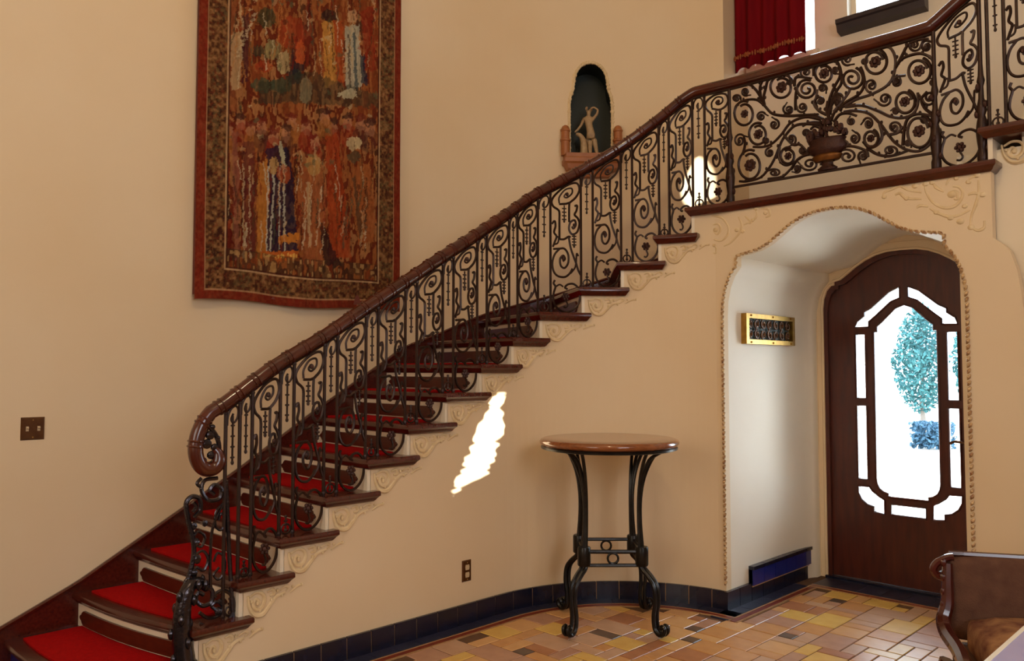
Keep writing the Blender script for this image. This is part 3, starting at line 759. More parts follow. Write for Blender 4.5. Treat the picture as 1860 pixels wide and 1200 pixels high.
# landing: narrow, wide, vase panel, wide, then the next flight
ZL = RISE * 15
sa = [STEP_IN[15] + .005, STEP_IN[15] + .085, s_of_a(-2.60), s_of_a(-1.385), s_of_a(-1.165)]
bar(sa[0], ZL); bar(sa[1], ZL); narrow_panel(sa[0], sa[1], ZL); wide_panel(sa[1], sa[2], ZL); wide_panel(sa[3] + .01, sa[4], ZL)
s16 = STEP_IN[16] + .005
bar(s16, ZL + RISE); bar(s16 + .075, ZL + RISE); narrow_panel(s16, s16 + .075, ZL + RISE); wide_panel(s16 + .075, s16 + .265, ZL + RISE)
bar(s16 + .27, ZL + 2 * RISE); bar(s16 + .345, ZL + 2 * RISE); narrow_panel(s16 + .27, s16 + .345, ZL + 2 * RISE); wide_panel(s16 + .345, s16 + .535, ZL + 2 * RISE)
# three stout leafy posts of the landing
def post(s):
    mb = MB(); t = top(s) - ZL
    prof = [(.020, 0), (.026, .01), (.026, .05), (.020, .07), (.026, .12), (.030, .17), (.024, .22), (.017, .25), (.026, .275), (.022, .30), (.014, .34), (.012, .40), (.020, .43), (.014, .46), (.011, .52), (.011, t)]
    mb.lathe(prof, pz(s, ZL, OFF), 10)
    o = at_bal(mb.build('post', M['iron'], bal))
    for i in range(8):
        lf = MB(); a = i * 2.4; z = ZL + .08 + .045 * i
        c = pz(s + .022 * math.cos(a), z, OFF + .02 * math.sin(a)); lf.ball(c, .013, .013, .022, 6, 4); lf.build('leaf', M['iron_leaf'], o)
for s in (sa[2], sa[3], sa[4]): post(s)

# the big vase panel on the landing
BP = B_ARCH + OFF
def bp(x, y): p = on_plane(x, y, 1, BP); return p
def T(mb, pts, r=.0072, n=5, smooth=True):
    q = catmull(pts, n) if smooth and len(pts) > 2 else pts
    mb.tube([bp(*p) for p in q], r, 5)
cA = lambda x, y: (1320 + x / 4.8, 100 + y / 4.8)
cB = lambda x, y: (1500 + x / 4.286, 40 + y / 4.286)
vp = empty('vine_panel'); vp.parent = bal; vp.matrix_parent_inverse = INV
mb = MB()
T(mb, [cA(60, 1150), cA(1000, 990)], .009, smooth=False); T(mb, [cA(1000, 990), cB(850, 1015)], .009, smooth=False)
mb.build('bottom_bar', M['iron'], vp)
rings = [(cA, 155, 512, 90, 112, 40, 1), (cA, 478, 280, 100, 105, 58, 1), (cA, 850, 160, 82, 88, 56, 1), (cA, 275, 690, 82, 100, 50, 1), (cA, 205, 960, 105, 135, 62, 1), (cA, 700, 300, 92, 85, 0, 0), (cA, 535, 880, 66, 75, 40, 1),
         (cB, 385, 310, 92, 100, 58, 1), (cB, 205, 440, 88, 88, 0, 0), (cB, 725, 380, 96, 105, 60, 1), (cB, 615, 620, 82, 95, 52, 1), (cB, 725, 850, 105, 135, 62, 1), (cB, 350, 905, 60, 70, 38, 1)]
for f, x, y, rx, ry, ro, kind in rings:
    sg = 1 if f is cA else -1
    mb = MB()
    pts = []
    n = 34; turns = 1.15 if ro else 2.0
    for i in range(n + 1):
        t = i / n; q = 1 - (.30 if ro else .86) * t ** 1.4
        a = math.radians(70) + sg * 2 * PI * turns * t
        pts.append(f(x + rx * q * math.cos(a), y - ry * q * math.sin(a)))
    T(mb, pts, .0086, smooth=False)
    o = mb.build('vine_scroll', M['iron'], vp)
    if ro:
        lf = MB(); c = bp(*f(x, y)); k = 4.8 if f is cA else 4.286
        r = (bp(*f(x + ro, y)) - c).length * .80
        for i in range(7):
            a = 2 * PI * i / 7 + .3
            lf.ball(c + Vector((.66 * r * math.cos(a), 0, .66 * r * math.sin(a))), r * .40, .010, r * .40, 7, 4)
        lf.ball(c + Vector((0, -.006, 0)), r * .45, .014, r * .45, 7, 4)
        lf.build('rosette', M['iron_leaf'], o)
small = [(cA, 165, 320, 36, 36), (cA, 85, 378, 38, 36), (cA, 300, 535, 42, 42), (cA, 415, 605, 46, 46), (cA, 540, 475, 50, 45), (cA, 660, 455, 48, 50), (cA, 815, 400, 45, 42), (cA, 565, 735, 42, 50), (cA, 690, 680, 34, 38),
         (cA, 665, 830, 38, 36), (cA, 115, 745, 50, 58), (cA, 375, 850, 40, 42), (cA, 415, 1025, 56, 34), (cA, 725, 950, 78, 60), (cA, 612, 990, 34, 36), (cA, 690, 150, 52, 48), (cA, 835, 290, 38, 38), (cA, 965, 375, 46, 46), (cA, 545, 235, 26, 26), (cA, 345, 745, 30, 30), (cA, 750, 830, 24, 24),
         (cB, 460, 600, 58, 56), (cB, 355, 495, 50, 54), (cB, 165, 290, 46, 50), (cB, 535, 820, 48, 48), (cB, 550, 465, 36, 40), (cB, 225, 905, 42, 46), (cB, 200, 772, 30, 30), (cB, 165, 1045, 78, 62), (cB, 290, 1045, 40, 44), (cB, 500, 1000, 62, 42), (cB, 110, 600, 50, 48), (cB, 690, 180, 52, 52), (cB, 785, 190, 44, 48),
         (cB, 830, 470, 26, 28), (cB, 540, 695, 26, 26), (cB, 805, 590, 54, 62), (cB, 770, 95, 34, 28), (cB, 75, 375, 24, 28), (cB, 640, 945, 28, 28), (cB, 300, 305, 24, 24), (cB, 150, 950, 24, 24), (cB, 770, 760, 30, 32), (cB, 330, 790, 40, 50)]
for i, (f, x, y, rx, ry) in enumerate(small):
    sg = (1 if f is cA else -1) * (1 if i % 3 else -1); mb = MB()
    pts = []
    for j in range(27):
        t = j / 26; q = 1 - .80 * t; a = math.radians(-60 + 47 * i) + sg * 2 * PI * 1.5 * t
        pts.append(f(x + rx * q * math.cos(a), y - ry * q * math.sin(a)))
    T(mb, pts, .0072, smooth=False); mb.ball(bp(*pts[-1]), .014, .010, .014, 6, 4)
    e = pts[0]; o2 = f(x + rx * 1.5 * math.cos(math.radians(-60 + 47 * i) - sg * .5), y - ry * 1.5 * math.sin(math.radians(-60 + 47 * i) - sg * .5))
    T(mb, [o2, e], .005, smooth=False)
    mb.build('tendril', M['iron'], vp)
stems = [
    [cA(800, 520), cA(660, 525), cA(520, 530), cA(400, 510), cA(330, 440), cA(260, 390), cA(160, 395), cA(85, 440), cA(65, 510)],
    [cA(820, 560), cA(690, 540), cA(560, 590), cA(480, 690), cA(400, 770), cA(320, 800), cA(230, 800)],
    [cA(810, 610), cA(700, 600), cA(590, 620), cA(500, 720), cA(460, 800), cA(420, 900), cA(360, 1000), cA(290, 1070), cA(180, 1100), cA(110, 1100)],
    [cA(460, 800), cA(455, 880), cA(480, 940), cA(530, 960), cA(600, 930)],
    [cA(330, 440), cA(320, 380), cA(340, 290), cA(360, 220), cA(410, 180), cA(490, 170), cA(560, 200), cA(590, 270)],
    [cA(330, 430), cA(280, 340), cA(240, 290), cA(200, 260), cA(130, 260), cA(60, 280)], [cA(300, 400), cA(290, 300), cA(300, 250), cA(330, 200)],
    [cA(870, 520), cA(800, 480), cA(760, 420), cA(780, 370), cA(790, 300)], [cA(900, 520), cA(920, 400), cA(960, 310), cA(1000, 240), cA(990, 120), cA(950, 60), cA(870, 50)],
    [cA(600, 480), cA(600, 380), cA(610, 300), cA(640, 240)], [cA(140, 870), cA(160, 780), cA(150, 710)], [cA(560, 1000), cA(620, 910), cA(720, 865), cA(820, 890), cA(820, 960)], [cA(360, 1080), cA(480, 1060), cA(560, 990)],
    [cA(590, 270), cA(600, 200), cA(640, 190), cA(720, 200)], [cA(760, 180), cA(760, 100), cA(800, 60)], [cA(500, 700), cA(580, 780), cA(640, 780), cA(700, 840)],
    [cB(110, 690), cB(150, 630), cB(260, 560), cB(300, 480), cB(290, 400), cB(270, 350)], [cB(150, 650), cB(240, 600), cB(360, 560), cB(480, 490), cB(530, 400), cB(540, 280), cB(500, 200), cB(430, 190)],
    [cB(540, 360), cB(580, 300), cB(640, 265), cB(740, 245), cB(820, 280), cB(850, 350)], [cB(560, 330), cB(600, 250), cB(640, 180), cB(720, 140), cB(800, 130)],
    [cB(150, 660), cB(280, 650), cB(400, 690), cB(500, 735), cB(600, 745), cB(680, 710), cB(715, 640), cB(715, 550)], [cB(140, 700), cB(220, 690), cB(330, 710), cB(420, 790), cB(480, 870), cB(540, 940), cB(620, 990), cB(720, 1005), cB(800, 960), cB(840, 880)],
    [cB(420, 790), cB(440, 880), cB(410, 950), cB(340, 980), cB(290, 930)], [cB(600, 960), cB(610, 840), cB(640, 750), cB(720, 715), cB(830, 730)], [cB(830, 720), cB(770, 670), cB(745, 600), cB(790, 540)],
    [cB(60, 1040), cB(100, 985), cB(200, 965), cB(310, 1000), cB(330, 1050)], [cB(330, 990), cB(400, 1030), cB(480, 1045), cB(560, 1030), cB(640, 1000)], [cB(480, 490), cB(540, 430), cB(620, 415)], [cB(10, 700), cB(30, 600), cB(70, 500), cB(110, 420), cB(100, 330), cB(60, 290)],
    [cB(120, 690), cB(80, 640), cB(70, 580)], [cB(480, 880), cB(560, 860), cB(600, 810)], [cB(60, 700), cB(110, 640), cB(170, 560), cB(190, 520)], [cA(860, 650), cA(850, 570), cA(780, 530), cA(700, 520)], [cA(900, 650), cA(890, 560), cA(870, 480), cA(880, 400)], [cA(850, 650), cA(800, 590), cA(720, 590), cA(660, 620)], [cB(40, 770), cB(70, 700), cB(130, 660), cB(230, 640)], [cB(60, 780), cB(110, 720), cB(180, 710), cB(240, 730)], [cB(20, 760), cB(30, 680), cB(60, 620), cB(80, 540)], [cA(830, 640), cA(770, 620), cA(730, 650)]]
for q in stems:
    mb = MB(); T(mb, q, lambda t: .0098 - .002 * t)
    for j in range(1, len(q) - 1):
        p = q[j]; mb.ball(bp(p[0] + (3 if j % 2 else -3), p[1] - 2), .009, .007, .012, 6, 4)
    mb.build('vine_stem', M['iron'], vp)
vc = on_plane(1503, 300, 1, BP)
mb = MB(); mb.lathe([(.03, 0), (.055, .0), (.06, .012), (.035, .03), (.035, .045)], vc + Vector((0, 0, -.03)), 14, 1, .5); vase = mb.build('vase', M['iron_leaf'], vp)
mb = MB(); mb.lathe([(.07, 0), (.085, .012), (.09, .03), (.075, .04)], vc + Vector((0, 0, .025)), 16, 1, .5); mb.build('vase_band', M['gilt'], vase)
mb = MB(); mb.lathe([(.08, 0), (.112, .02), (.118, .045), (.105, .07), (.115, .085), (.10, .095)], vc + Vector((0, 0, .062)), 16, 1, .45); mb.build('vase_bowl', M['iron_leaf'], vase)
mb = MB()
for i in range(60):
    a = random.uniform(-1, 1); h = random.random()
    mb.ball(vc + Vector((a * .11, random.uniform(-.02, .02), .155 + .13 * h * (1 - .7 * abs(a)))), .011 + .008 * random.random(), .012, .019, 6, 4)
tag(mb.build('leaf_cluster', M['iron_leaf'], vp), kind='stuff')

# newel: leafy column, scrolled bracket and the volute carving
nw = empty('newel'); nw.parent = bal; nw.matrix_parent_inverse = INV
AN = A_IN - OFF
def nq(x, y): return on_plane(x, y, 0, AN)
def TN(mb, pts, r=.008, n=5, sides=6): mb.tube([nq(*p) for p in catmull(pts, n)], r, sides)
mb = MB(); colp = [nq(*p) for p in catmull([(376, 1068), (362, 1055), (346, 1062), (337, 1088), (333, 1125), (334, 1160), (338, 1195)], 5)]
colp = [p + Vector((.03, -.02, 0)) * min(1, i / 12) for i, p in enumerate(colp)]
colp += [Vector((colp[-1].x, colp[-1].y - .005, z)) for z in np.linspace(colp[-1].z - .02, .185, 4)]
mb.tube(colp, lambda t: .018 + .032 * t ** .8, 10)
cl = mb.build('newel_column', M['iron_newel'], nw)
for i in range(16):
    t = i / 15; p = colp[3 + int(t * (len(colp) - 5))]; a = i * 2.3; r = .036 + .014 * t
    lf = MB(); lf.ball(p + Vector((r * math.cos(a), r * math.sin(a), 0)), .014, .014, .026, 6, 4); lf.build('leaf', M['iron_newel'], cl)
mb = MB(); mb.lathe([(.062, 0), (.066, .01), (.058, .03), (.045, .036)], (colp[-1].x, colp[-1].y, .17), 14); mb.build('newel_foot', M['iron_newel'], nw)
mb = MB()
TN(mb, [(352, 940), (364, 925), (362, 905), (348, 902), (338, 915), (342, 945), (350, 975), (352, 1005), (346, 1035), (338, 1062), (333, 1085)], .011)
TN(mb, [(350, 930), (356, 920), (350, 912)], .009)
TN(mb, [(395, 868), (372, 872), (366, 890), (378, 908), (398, 905), (402, 888), (390, 880), (381, 890), (389, 898)], .010)
TN(mb, [(366, 868), (358, 878), (368, 886)], .009); TN(mb, [(412, 905), (400, 925), (386, 960), (382, 1010), (383, 1065), (392, 1085)], .007)
TN(mb, [(404, 915), (392, 930), (392, 955), (402, 962), (409, 945), (402, 932), (397, 945)], .006); TN(mb, [(388, 1020), (395, 1004), (407, 1012), (408, 1035), (397, 1052), (388, 1044), (398, 1030)], .006)
TN(mb, [(376, 1068), (385, 1072), (384, 1092), (368, 1100), (356, 1090), (360, 1076), (370, 1080)], .010)
TN(mb, [(384, 1085), (402, 1072), (420, 1080), (424, 1105), (412, 1128), (388, 1138), (362, 1132)], .009); TN(mb, [(362, 1112), (378, 1122), (396, 1118), (404, 1102), (394, 1092), (384, 1100), (392, 1108)], .008)
TN(mb, [(348, 980), (360, 965), (372, 975), (366, 992), (356, 990)], .007); TN(mb, [(352, 1010), (368, 1000), (378, 1015), (370, 1035), (356, 1030)], .007)
mb.build('newel_scrollwork', M['iron_newel'], nw)
mb = MB(); mb.tube([nq(411, 872), nq(416, 1000), nq(424, 1135)], .010, 6); mb.build('newel_bar', M['iron_newel'], nw)
lf = MB()
for x, y, s in ((372, 780, .02), (382, 790, .024), (376, 806, .026), (390, 812, .02), (384, 826, .022), (370, 836, .016), (386, 775, .014), (395, 795, .014)): lf.ball(nq(x, y), .012, s, s * .9, 7, 5)
TN(lf, [(376, 770), (392, 790), (398, 815), (388, 838), (374, 842), (368, 834)], .011)
lf.build('acanthus_leaf', M['iron_newel'], nw)
for x, y, s in ((352, 955, .016), (356, 985, .018), (358, 1015, .02), (352, 1040, .018), (372, 950, .014), (396, 1110, .018), (400, 1092, .012)):
    lf = MB(); lf.ball(nq(x, y), .012, s, s * 1.2, 6, 4); lf.build('bracket_leaf', M['iron_newel'], nw)

# ------------------------------------------------------------------ baseboards and floor tiles
bbs = tag(empty('baseboard_stair', (A_IN, 2.5, 0)), kind='structure')
def ww(o, par): o.matrix_parent_inverse = par.matrix_basis.inverted(); return o
bpy.context.view_layer.update()
s = 1.62; HT = .115
while s < s_of_a(-2.66):
    L = .152; e = min(s + L - .006, s_of_a(-2.645)); n = 1 if e < CY else 3
    mb = MB()
    for i in range(n):
        a = s + (e - s) * i / n; b = s + (e - s) * (i + 1) / n; o = .022
        mb.hexa([pz(a, 0, -o), pz(b, 0, -o), pz(b, 0, .0), pz(a, 0, .0), pz(a, HT, -o * .8), pz(b, HT, -o * .8), pz(b, HT, .0), pz(a, HT, .0)])
    ww(mb.build('tile', M['black_tile'], bbs, smooth=False), bbs); s += L
mb = MB(); ss_ = np.linspace(1.62, s_of_a(-2.66), 60)
for a, b in zip(ss_, ss_[1:]): mb.hexa([pz(a, 0, -.015), pz(b, 0, -.015), pz(b, 0, .0), pz(a, 0, .0), pz(a, HT - .006, -.013), pz(b, HT - .006, -.013), pz(b, HT - .006, .0), pz(a, HT - .006, .0)])
ww(mb.build('grout_bed', M['tan_tile'], bbs, smooth=False), bbs)
bbr = tag(empty('baseboard_recess', (-2.645, 4.6, 0)), kind='structure'); bpy.context.view_layer.update()
mb = MB(); mb.box(-2.647, -2.630, FB, 5.68, 0, .09); mb.box(-2.647, -2.618, 4.82, 5.68, .09, .20); ww(mb.build('grout_bed', M['tan_tile'], bbr, smooth=False), bbr)
b = FB - .024
while b < 5.66:
    e = min(b + .152 - .006, 5.68)
    mb = MB(); mb.box(-2.647, -2.622, b, e, 0, HT if b < 4.72 else .10); ww(mb.build('tile', M['black_tile'], bbr, smooth=False), bbr)
    if b > 4.80:
        mb = MB(); mb.box(-2.647, -2.612, b, e, .10, .20); ww(mb.build('tile', M['blue_tile'], bbr, smooth=False), bbr)
        mb = MB(); mb.box(-2.647, -2.606, b, e, .20, .222); ww(mb.build('cap_tile', M['black_tile'], bbr, smooth=False), bbr)
    b += .152
bbl = tag(empty('baseboard_left', (A_OUT, 0, 0)), kind='structure'); bpy.context.view_layer.update()
b = -.5
while b < 1.0:
    mb = MB(); mb.box(A_OUT, A_OUT + .022, b, min(b + .148, 1.08), 0, HT); ww(mb.build('tile', M['black_tile'], bbl, smooth=False), bbl); b += .152
# field of mixed rectangular tiles
U = .088
def inside_field(x, y):
    # distance kept from the stair wall, arch wall, reveal and door wall
    if y > FB - .22:
        return x > -2.47 and x < -1.3 and y < 5.42 if y > FB - .02 else (x > -2.47)
    if x < CX and y > CY: return math.hypot(x - CX, y - CY) < R_IN - .20
    return x > A_IN + .20
def seen(x, y, z=0):
    d = Vector((x, y, z)) - _C; k = d.dot(_fw)
    if k < .5: return False
    px, py = 930 + F_PX * d.dot(_r) / k, 600 - F_PX * d.dot(_u) / k
    return -60 < px < 1900 and 1000 < py < 1290
grid = {}; tiles = []
x0g, y0g = -3.6, 1.4; nx, ny = int(3.4 / U), int(4.2 / U)
sizes = [((2, 2), 5), ((2, 1), 3), ((1, 2), 3), ((1, 1), 1.2), ((3, 2), 1.6), ((2, 3), 1.2)]
for j in range(ny):
    for i in range(nx):
        if (i, j) in grid: continue
        opts = [(sz, w) for sz, w in sizes if all((i + a, j + b) not in grid for a in range(sz[0]) for b in range(sz[1]))]
        sz = random.choices([o[0] for o in opts], [o[1] for o in opts])[0]
        for a in range(sz[0]):
            for b in range(sz[1]): grid[(i + a, j + b)] = 1
        cxp = x0g + (i + sz[0] / 2) * U; cyp = y0g + (j + sz[1] / 2) * U
        if not inside_field(cxp, cyp): continue
        tiles.append((cxp, cyp, sz))
tile_mesh = {}
def get_tile(sz, mi):
    if (sz, mi) not in tile_mesh:
        mb = MB(); hx, hy = sz[0] * U / 2 - .0028, sz[1] * U / 2 - .0028; e = .003
        mb.hexa([(-hx, -hy, -.003), (hx, -hy, -.003), (hx, hy, -.003), (-hx, hy, -.003), (-hx + e, -hy + e, 0), (hx - e, -hy + e, 0), (hx - e, hy - e, 0), (-hx + e, hy - e, 0)])
        tile_mesh[(sz, mi)] = mb.mesh('tile', FLOOR_M[mi], smooth=False)
    return tile_mesh[(sz, mi)]
vis = [t for t in tiles if seen(t[0], t[1])]; rest = [t for t in tiles if not seen(t[0], t[1])]
vis.sort(key=lambda t: -t[2][0] * t[2][1] / (t[0] ** 2 + t[1] ** 2))
wts = [w for _, _, w in FT]
for n, (x, y, sz) in enumerate(vis[:300]):
    mi = random.choices(range(len(FT)), wts)[0]
    if sz in ((1, 1),) and random.random() < .2: mi = 6
    elif mi == 6 and sz[0] * sz[1] > 2: mi = 0
    o = link(bpy.data.objects.new('tile', get_tile(sz, mi)), floor); o.location = (x, y, .0015 * random.random())
mb = MB()
for x, y, sz in vis[300:] + rest:
    hx, hy = sz[0] * U / 2 - .003, sz[1] * U / 2 - .003; mb.box(x - hx, x + hx, y - hy, y + hy, -.003, .001)
if mb.v: tag(mb.build('tile_field', FLOOR_M[4], floor, smooth=False), kind='stuff')
# border courses that follow the walls
def course(pts_fn, s0, s1, step, o0, o1, m, name, zt=.003):
    s = s0
    while s < s1 - .01:
        e = min(s + step, s1); mb = MB(); n = 3 if step > .1 else 1
        for i in range(n):
            a = s + (e - .003 - s) * i / n; b = s + (e - .003 - s) * (i + 1) / n
            mb.hexa([pts_fn(a, o0, -.003), pts_fn(b, o0, -.003), pts_fn(b, o1, -.003), pts_fn(a, o1, -.003), pts_fn(a, o0, zt), pts_fn(b, o0, zt), pts_fn(b, o1, zt), pts_fn(a, o1, zt)])
        mb.build(name, m, floor, smooth=False); s += step
along = lambda s, o, z: pz(s, z, -o)
rec = lambda b, o, z: Vector((-2.645 + o, b, z))
dr = lambda a, o, z: Vector((a, 5.745 - o, z))
for f, s0, s1, d in ((along, 1.75, s_of_a(-2.645) + .13, 0), (rec, FB - .19, 5.43, 0), (dr, -2.53, -1.3, .13)):
    course(f, s0, s1, .15, .0 + (.02 if f is along else 0), .115 + d, M['navy_floor'], 'border_tile')
    course(f, s0, s1, .6, .118 + d, .130 + d, M['tan_tile'], 'tan_strip', .004)
    course(f, s0, s1, .20, .133 + d, .165 + d, M['red_tile'], 'red_strip', .004)
    course(f, s0, s1, .6, .168 + d, .180 + d, M['tan_tile'], 'tan_strip', .004)

# ------------------------------------------------------------------ tapestry
TB0, TB1, TZ0, TZ1 = 1.965, 3.435, 1.905, 4.75
tap = tag(empty('tapestry', (A_OUT + .05, (TB0 + TB1) / 2, TZ0)), 'large figured tapestry in rust, ochre and navy with a floral border, hanging above the stairs', 'tapestry')
nb, nz_ = 290, 540
bb_, zz_ = np.meshgrid(np.linspace(TB0, TB1, nb), np.linspace(TZ0, TZ1, nz_))
wave = .012 * np.sin((bb_ - TB0) * 9 + .6) * np.clip((2.9 - zz_) / 1.0, .1, 1) + .008 * np.sin((bb_ - TB0) * 21) * np.clip((2.4 - zz_) / .5, 0, 1)
xx_ = A_OUT + .055 + wave
zsh = zz_ + .012 * np.sin((bb_ - TB0) * 6.5) * np.clip((2.6 - zz_) / .7, 0, 1)
V = np.stack([xx_, bb_, zsh], -1).reshape(-1, 3)
d = V - np.array(_C); kf = d @ np.array(_fw); PX = (930 + F_PX * (d @ np.array(_r)) / kf).reshape(nz_, nb); PY = (600 - F_PX * (d @ np.array(_u)) / kf).reshape(nz_, nb)
def vnoise(x, y, seed=0):
    r = np.random.default_rng(seed).random((97, 89)); xi = np.floor(x).astype(int); yi = np.floor(y).astype(int); fx, fy = x - xi, y - yi
    fx = fx * fx * (3 - 2 * fx); fy = fy * fy * (3 - 2 * fy); g = lambda a, b: r[a % 97, b % 89]
    return (g(xi, yi) * (1 - fx) + g(xi + 1, yi) * fx) * (1 - fy) + (g(xi, yi + 1) * (1 - fx) + g(xi + 1, yi + 1) * fx) * fy
PX = PX + 3.5 * (vnoise(bb_ * 38, zz_ * 38, 21) - .5) + 2 * (vnoise(bb_ * 90, zz_ * 60, 22) - .5) + 2 * (vnoise(bb_ * 200, zz_ * 120, 27) - .5)
PY = PY + 6 * (vnoise(bb_ * 30, zz_ * 30, 23) - .5) + 6 * (vnoise(bb_ * 90, zz_ * 90, 24) - .5)
colr = np.zeros((nz_, nb, 3)); c3 = lambda *c: np.array(srgb(*c)[:3])
n1 = vnoise(bb_ * 22, zz_ * 7, 1); n2 = vnoise(bb_ * 60, zz_ * 26, 2); n3 = vnoise(bb_ * 9, zz_ * 6, 3)
pal = [c3(136, 66, 32), c3(158, 92, 46), c3(112, 46, 24), c3(170, 112, 64), c3(96, 54, 32)]
idx = np.clip((n1 * .6 + n3 * .4 + (n2 - .5) * .35) * 5.4 - .6, 0, 4.99).astype(int)
colr[:] = np.array(pal)[idx]
def blend(mask, col, k=1.0):
    k = k * .82
    m = np.clip(mask, 0, 1)[..., None] * k; colr[:] = colr * (1 - m) + c3(*col) * m
def poly(pts):
    m = np.zeros_like(PX, bool); j = len(pts) - 1
    for i in range(len(pts)):
        (xi, yi), (xj, yj) = pts[i], pts[j]
        if yi != yj: m ^= ((yi > PY) != (yj > PY)) & (PX < (xj - xi) * (PY - yi) / (yj - yi) + xi)
        j = i
    return m.astype(float)
def ell(cx, cy, rx, ry): return (((PX - cx) / rx) ** 2 + ((PY - cy) / ry) ** 2 < 1).astype(float)
streak = (.6 + .8 * vnoise(PX / 3.2, PY / 30, 5))
# upper field: column, greenery, standing figures
blend(poly([(396, 200), (402, -400), (432, -400), (430, 200)]), (150, 86, 48), .7)
blend(poly([(418, 60), (440, 55), (436, 160), (420, 165)]), (196, 160, 112), .8); blend(poly([(438, 30), (452, 25), (450, 150), (440, 150)]), (70, 34, 40), .9)
for i in range(9): blend(poly([(424 + i * 4, 100 - i * 9), (434 + i * 4, 96 - i * 9), (436 + i * 4, 100 - i * 9), (426 + i * 4, 104 - i * 9)]), (214, 186, 142), .8)
for x, y, rx, ry, c in ((485, 32, 17, 18, (50, 66, 40)), (470, 92, 10, 10, (48, 60, 42)), (495, 90, 16, 18, (150, 140, 90)), (478, 155, 22, 12, (60, 84, 58)), (540, 110, 12, 34, (40, 40, 44)), (535, 140, 16, 14, (36, 44, 48)),
                       (510, 155, 22, 14, (76, 92, 64)), (530, 60, 26, 30, (160, 60, 30)), (515, 115, 12, 22, (196, 178, 124)), (560, 60, 10, 60, (120, 40, 24)), (555, 165, 12, 22, (206, 182, 134)), (480, 120, 16, 12, (170, 60, 30)), (545, 95, 10, 22, (200, 90, 40))):
    blend(ell(x, y, rx, ry) * streak, c, .9)
blend(poly([(585, 40), (605, 36), (612, 150), (590, 160)]) * streak, (204, 142, 62)); blend(poly([(605, 36), (622, 40), (626, 155), (612, 150)]) * streak, (176, 78, 34))
blend(poly([(626, 50), (652, 45), (662, 150), (630, 172)]), (190, 180, 150)); blend(poly([(640, 60), (645, 60), (650, 160), (645, 165)]), (70, 84, 84)); blend(poly([(632, 60), (635, 60), (638, 165), (634, 168)]), (90, 70, 54))
blend(poly([(652, 100), (662, 100), (668, 155), (656, 150)]), (36, 42, 58)); blend(poly([(655, 20), (676, 10), (684, 130), (664, 130)]) * streak, (150, 48, 26))
blend(ell(598, 28, 14, 12), (50, 36, 30)); blend(ell(640, 30, 9, 12), (200, 150, 104)); blend(ell(600, -30, 60, 30) * streak, (110, 60, 36), .8); blend(ell(470, -60, 60, 40) * streak, (60, 72, 50), .8); blend(ell(540, -120, 90, 40) * streak, (170, 90, 44), .8)
# rocks and dark ground between the tiers
blend(poly([(470, 150), (560, 130), (690, 175), (690, 196), (600, 190), (520, 185), (470, 190)]) * streak, (62, 62, 44), .8)
blend(poly([(612, 170), (640, 160), (650, 172), (632, 180)]), (206, 190, 150), .9)
# crowd of heads
for x, y in ((414, 228), (437, 215), (456, 228), (475, 224), (497, 240), (530, 214), (556, 226), (572, 252), (604, 224), (632, 216), (655, 218), (520, 236), (590, 206), (672, 226)):
    blend(ell(x, y + 9, 9, 12), (190, 128, 88), .95); blend(ell(x, y - 4, 11, 6), (120, 42, 30) if (x // 7) % 2 else (70, 40, 32), .95); blend(ell(x, y + 30, 14, 22) * streak, [(150, 44, 28), (176, 110, 50), (84, 50, 40)][(x // 5) % 3], .7)
# left figures
blend(poly([(394, 270), (412, 262), (418, 330), (420, 460), (396, 465)]) * streak, (150, 60, 32)); blend(poly([(404, 305), (413, 305), (420, 400), (404, 405)]), (28, 30, 30)); blend(poly([(394, 420), (424, 415), (428, 470), (394, 475)]) * streak, (92, 18, 16))
blend(poly([(421, 240), (432, 238), (436, 470), (426, 470)]), (150, 88, 66), .8); blend(poly([(440, 260), (462, 255), (464, 460), (446, 462)]) * streak, (96, 40, 40), .8)
for x in (440, 452): blend(poly([(x, 300), (x + 3, 300), (x + 4, 470), (x + 1, 470)]), (206, 176, 128), .8)
# the robed figure
blend(poly([(484, 272), (508, 262), (522, 268), (532, 320), (537, 400), (540, 456), (483, 458), (490, 350), (486, 310)]), (26, 30, 52)); blend(poly([(468, 300), (484, 290), (490, 345), (483, 470), (466, 470)]), (196, 124, 50)); blend(poly([(505, 260), (512, 258), (522, 310), (516, 320)]), (200, 190, 150))
for x0_, x1_ in ((497, 490), (507, 505), (514, 516), (486, 483)): blend(poly([(x0_, 300), (x0_ + 3, 300), (x1_ + 3, 455), (x1_, 455)]), (206, 196, 170), .9)
blend(ell(516, 316, 12, 18) * streak, (176, 80, 40)); blend(ell(497, 300, 9, 16), (196, 150, 90)); blend(poly([(505, 430), (543, 420), (543, 438), (505, 444)]), (214, 130, 44)); blend(poly([(474, 456), (543, 456), (545, 472), (474, 474)]), (206, 104, 40))
for i in range(12): blend(ell(478 + i * 5.6, 465, 2, 3), (240, 190, 90))
# kneeling and standing figures to the right
blend(poly([(545, 300), (575, 270), (592, 330), (590, 420), (600, 480), (550, 480), (544, 400)]) * streak, (166, 92, 50)); blend(poly([(590, 250), (612, 240), (640, 470), (600, 470)]) * streak, (172, 66, 28)); blend(poly([(582, 405), (594, 420), (606, 455), (622, 484), (590, 480), (584, 450)]), (40, 28, 28))
blend(poly([(640, 300), (672, 300), (682, 380), (680, 440), (650, 440), (640, 380)]) * streak, (170, 96, 48)); blend(poly([(640, 320), (646, 318), (660, 430), (652, 432)]), (72, 62, 44), .8); blend(ell(642, 262, 14, 12), (206, 180, 132)); blend(ell(644, 285, 14, 10), (90, 74, 50)); blend(ell(570, 300, 14, 20) * streak, (196, 150, 84)); blend(poly([(556, 330), (562, 330), (566, 450), (560, 452)]), (206, 176, 126), .7)
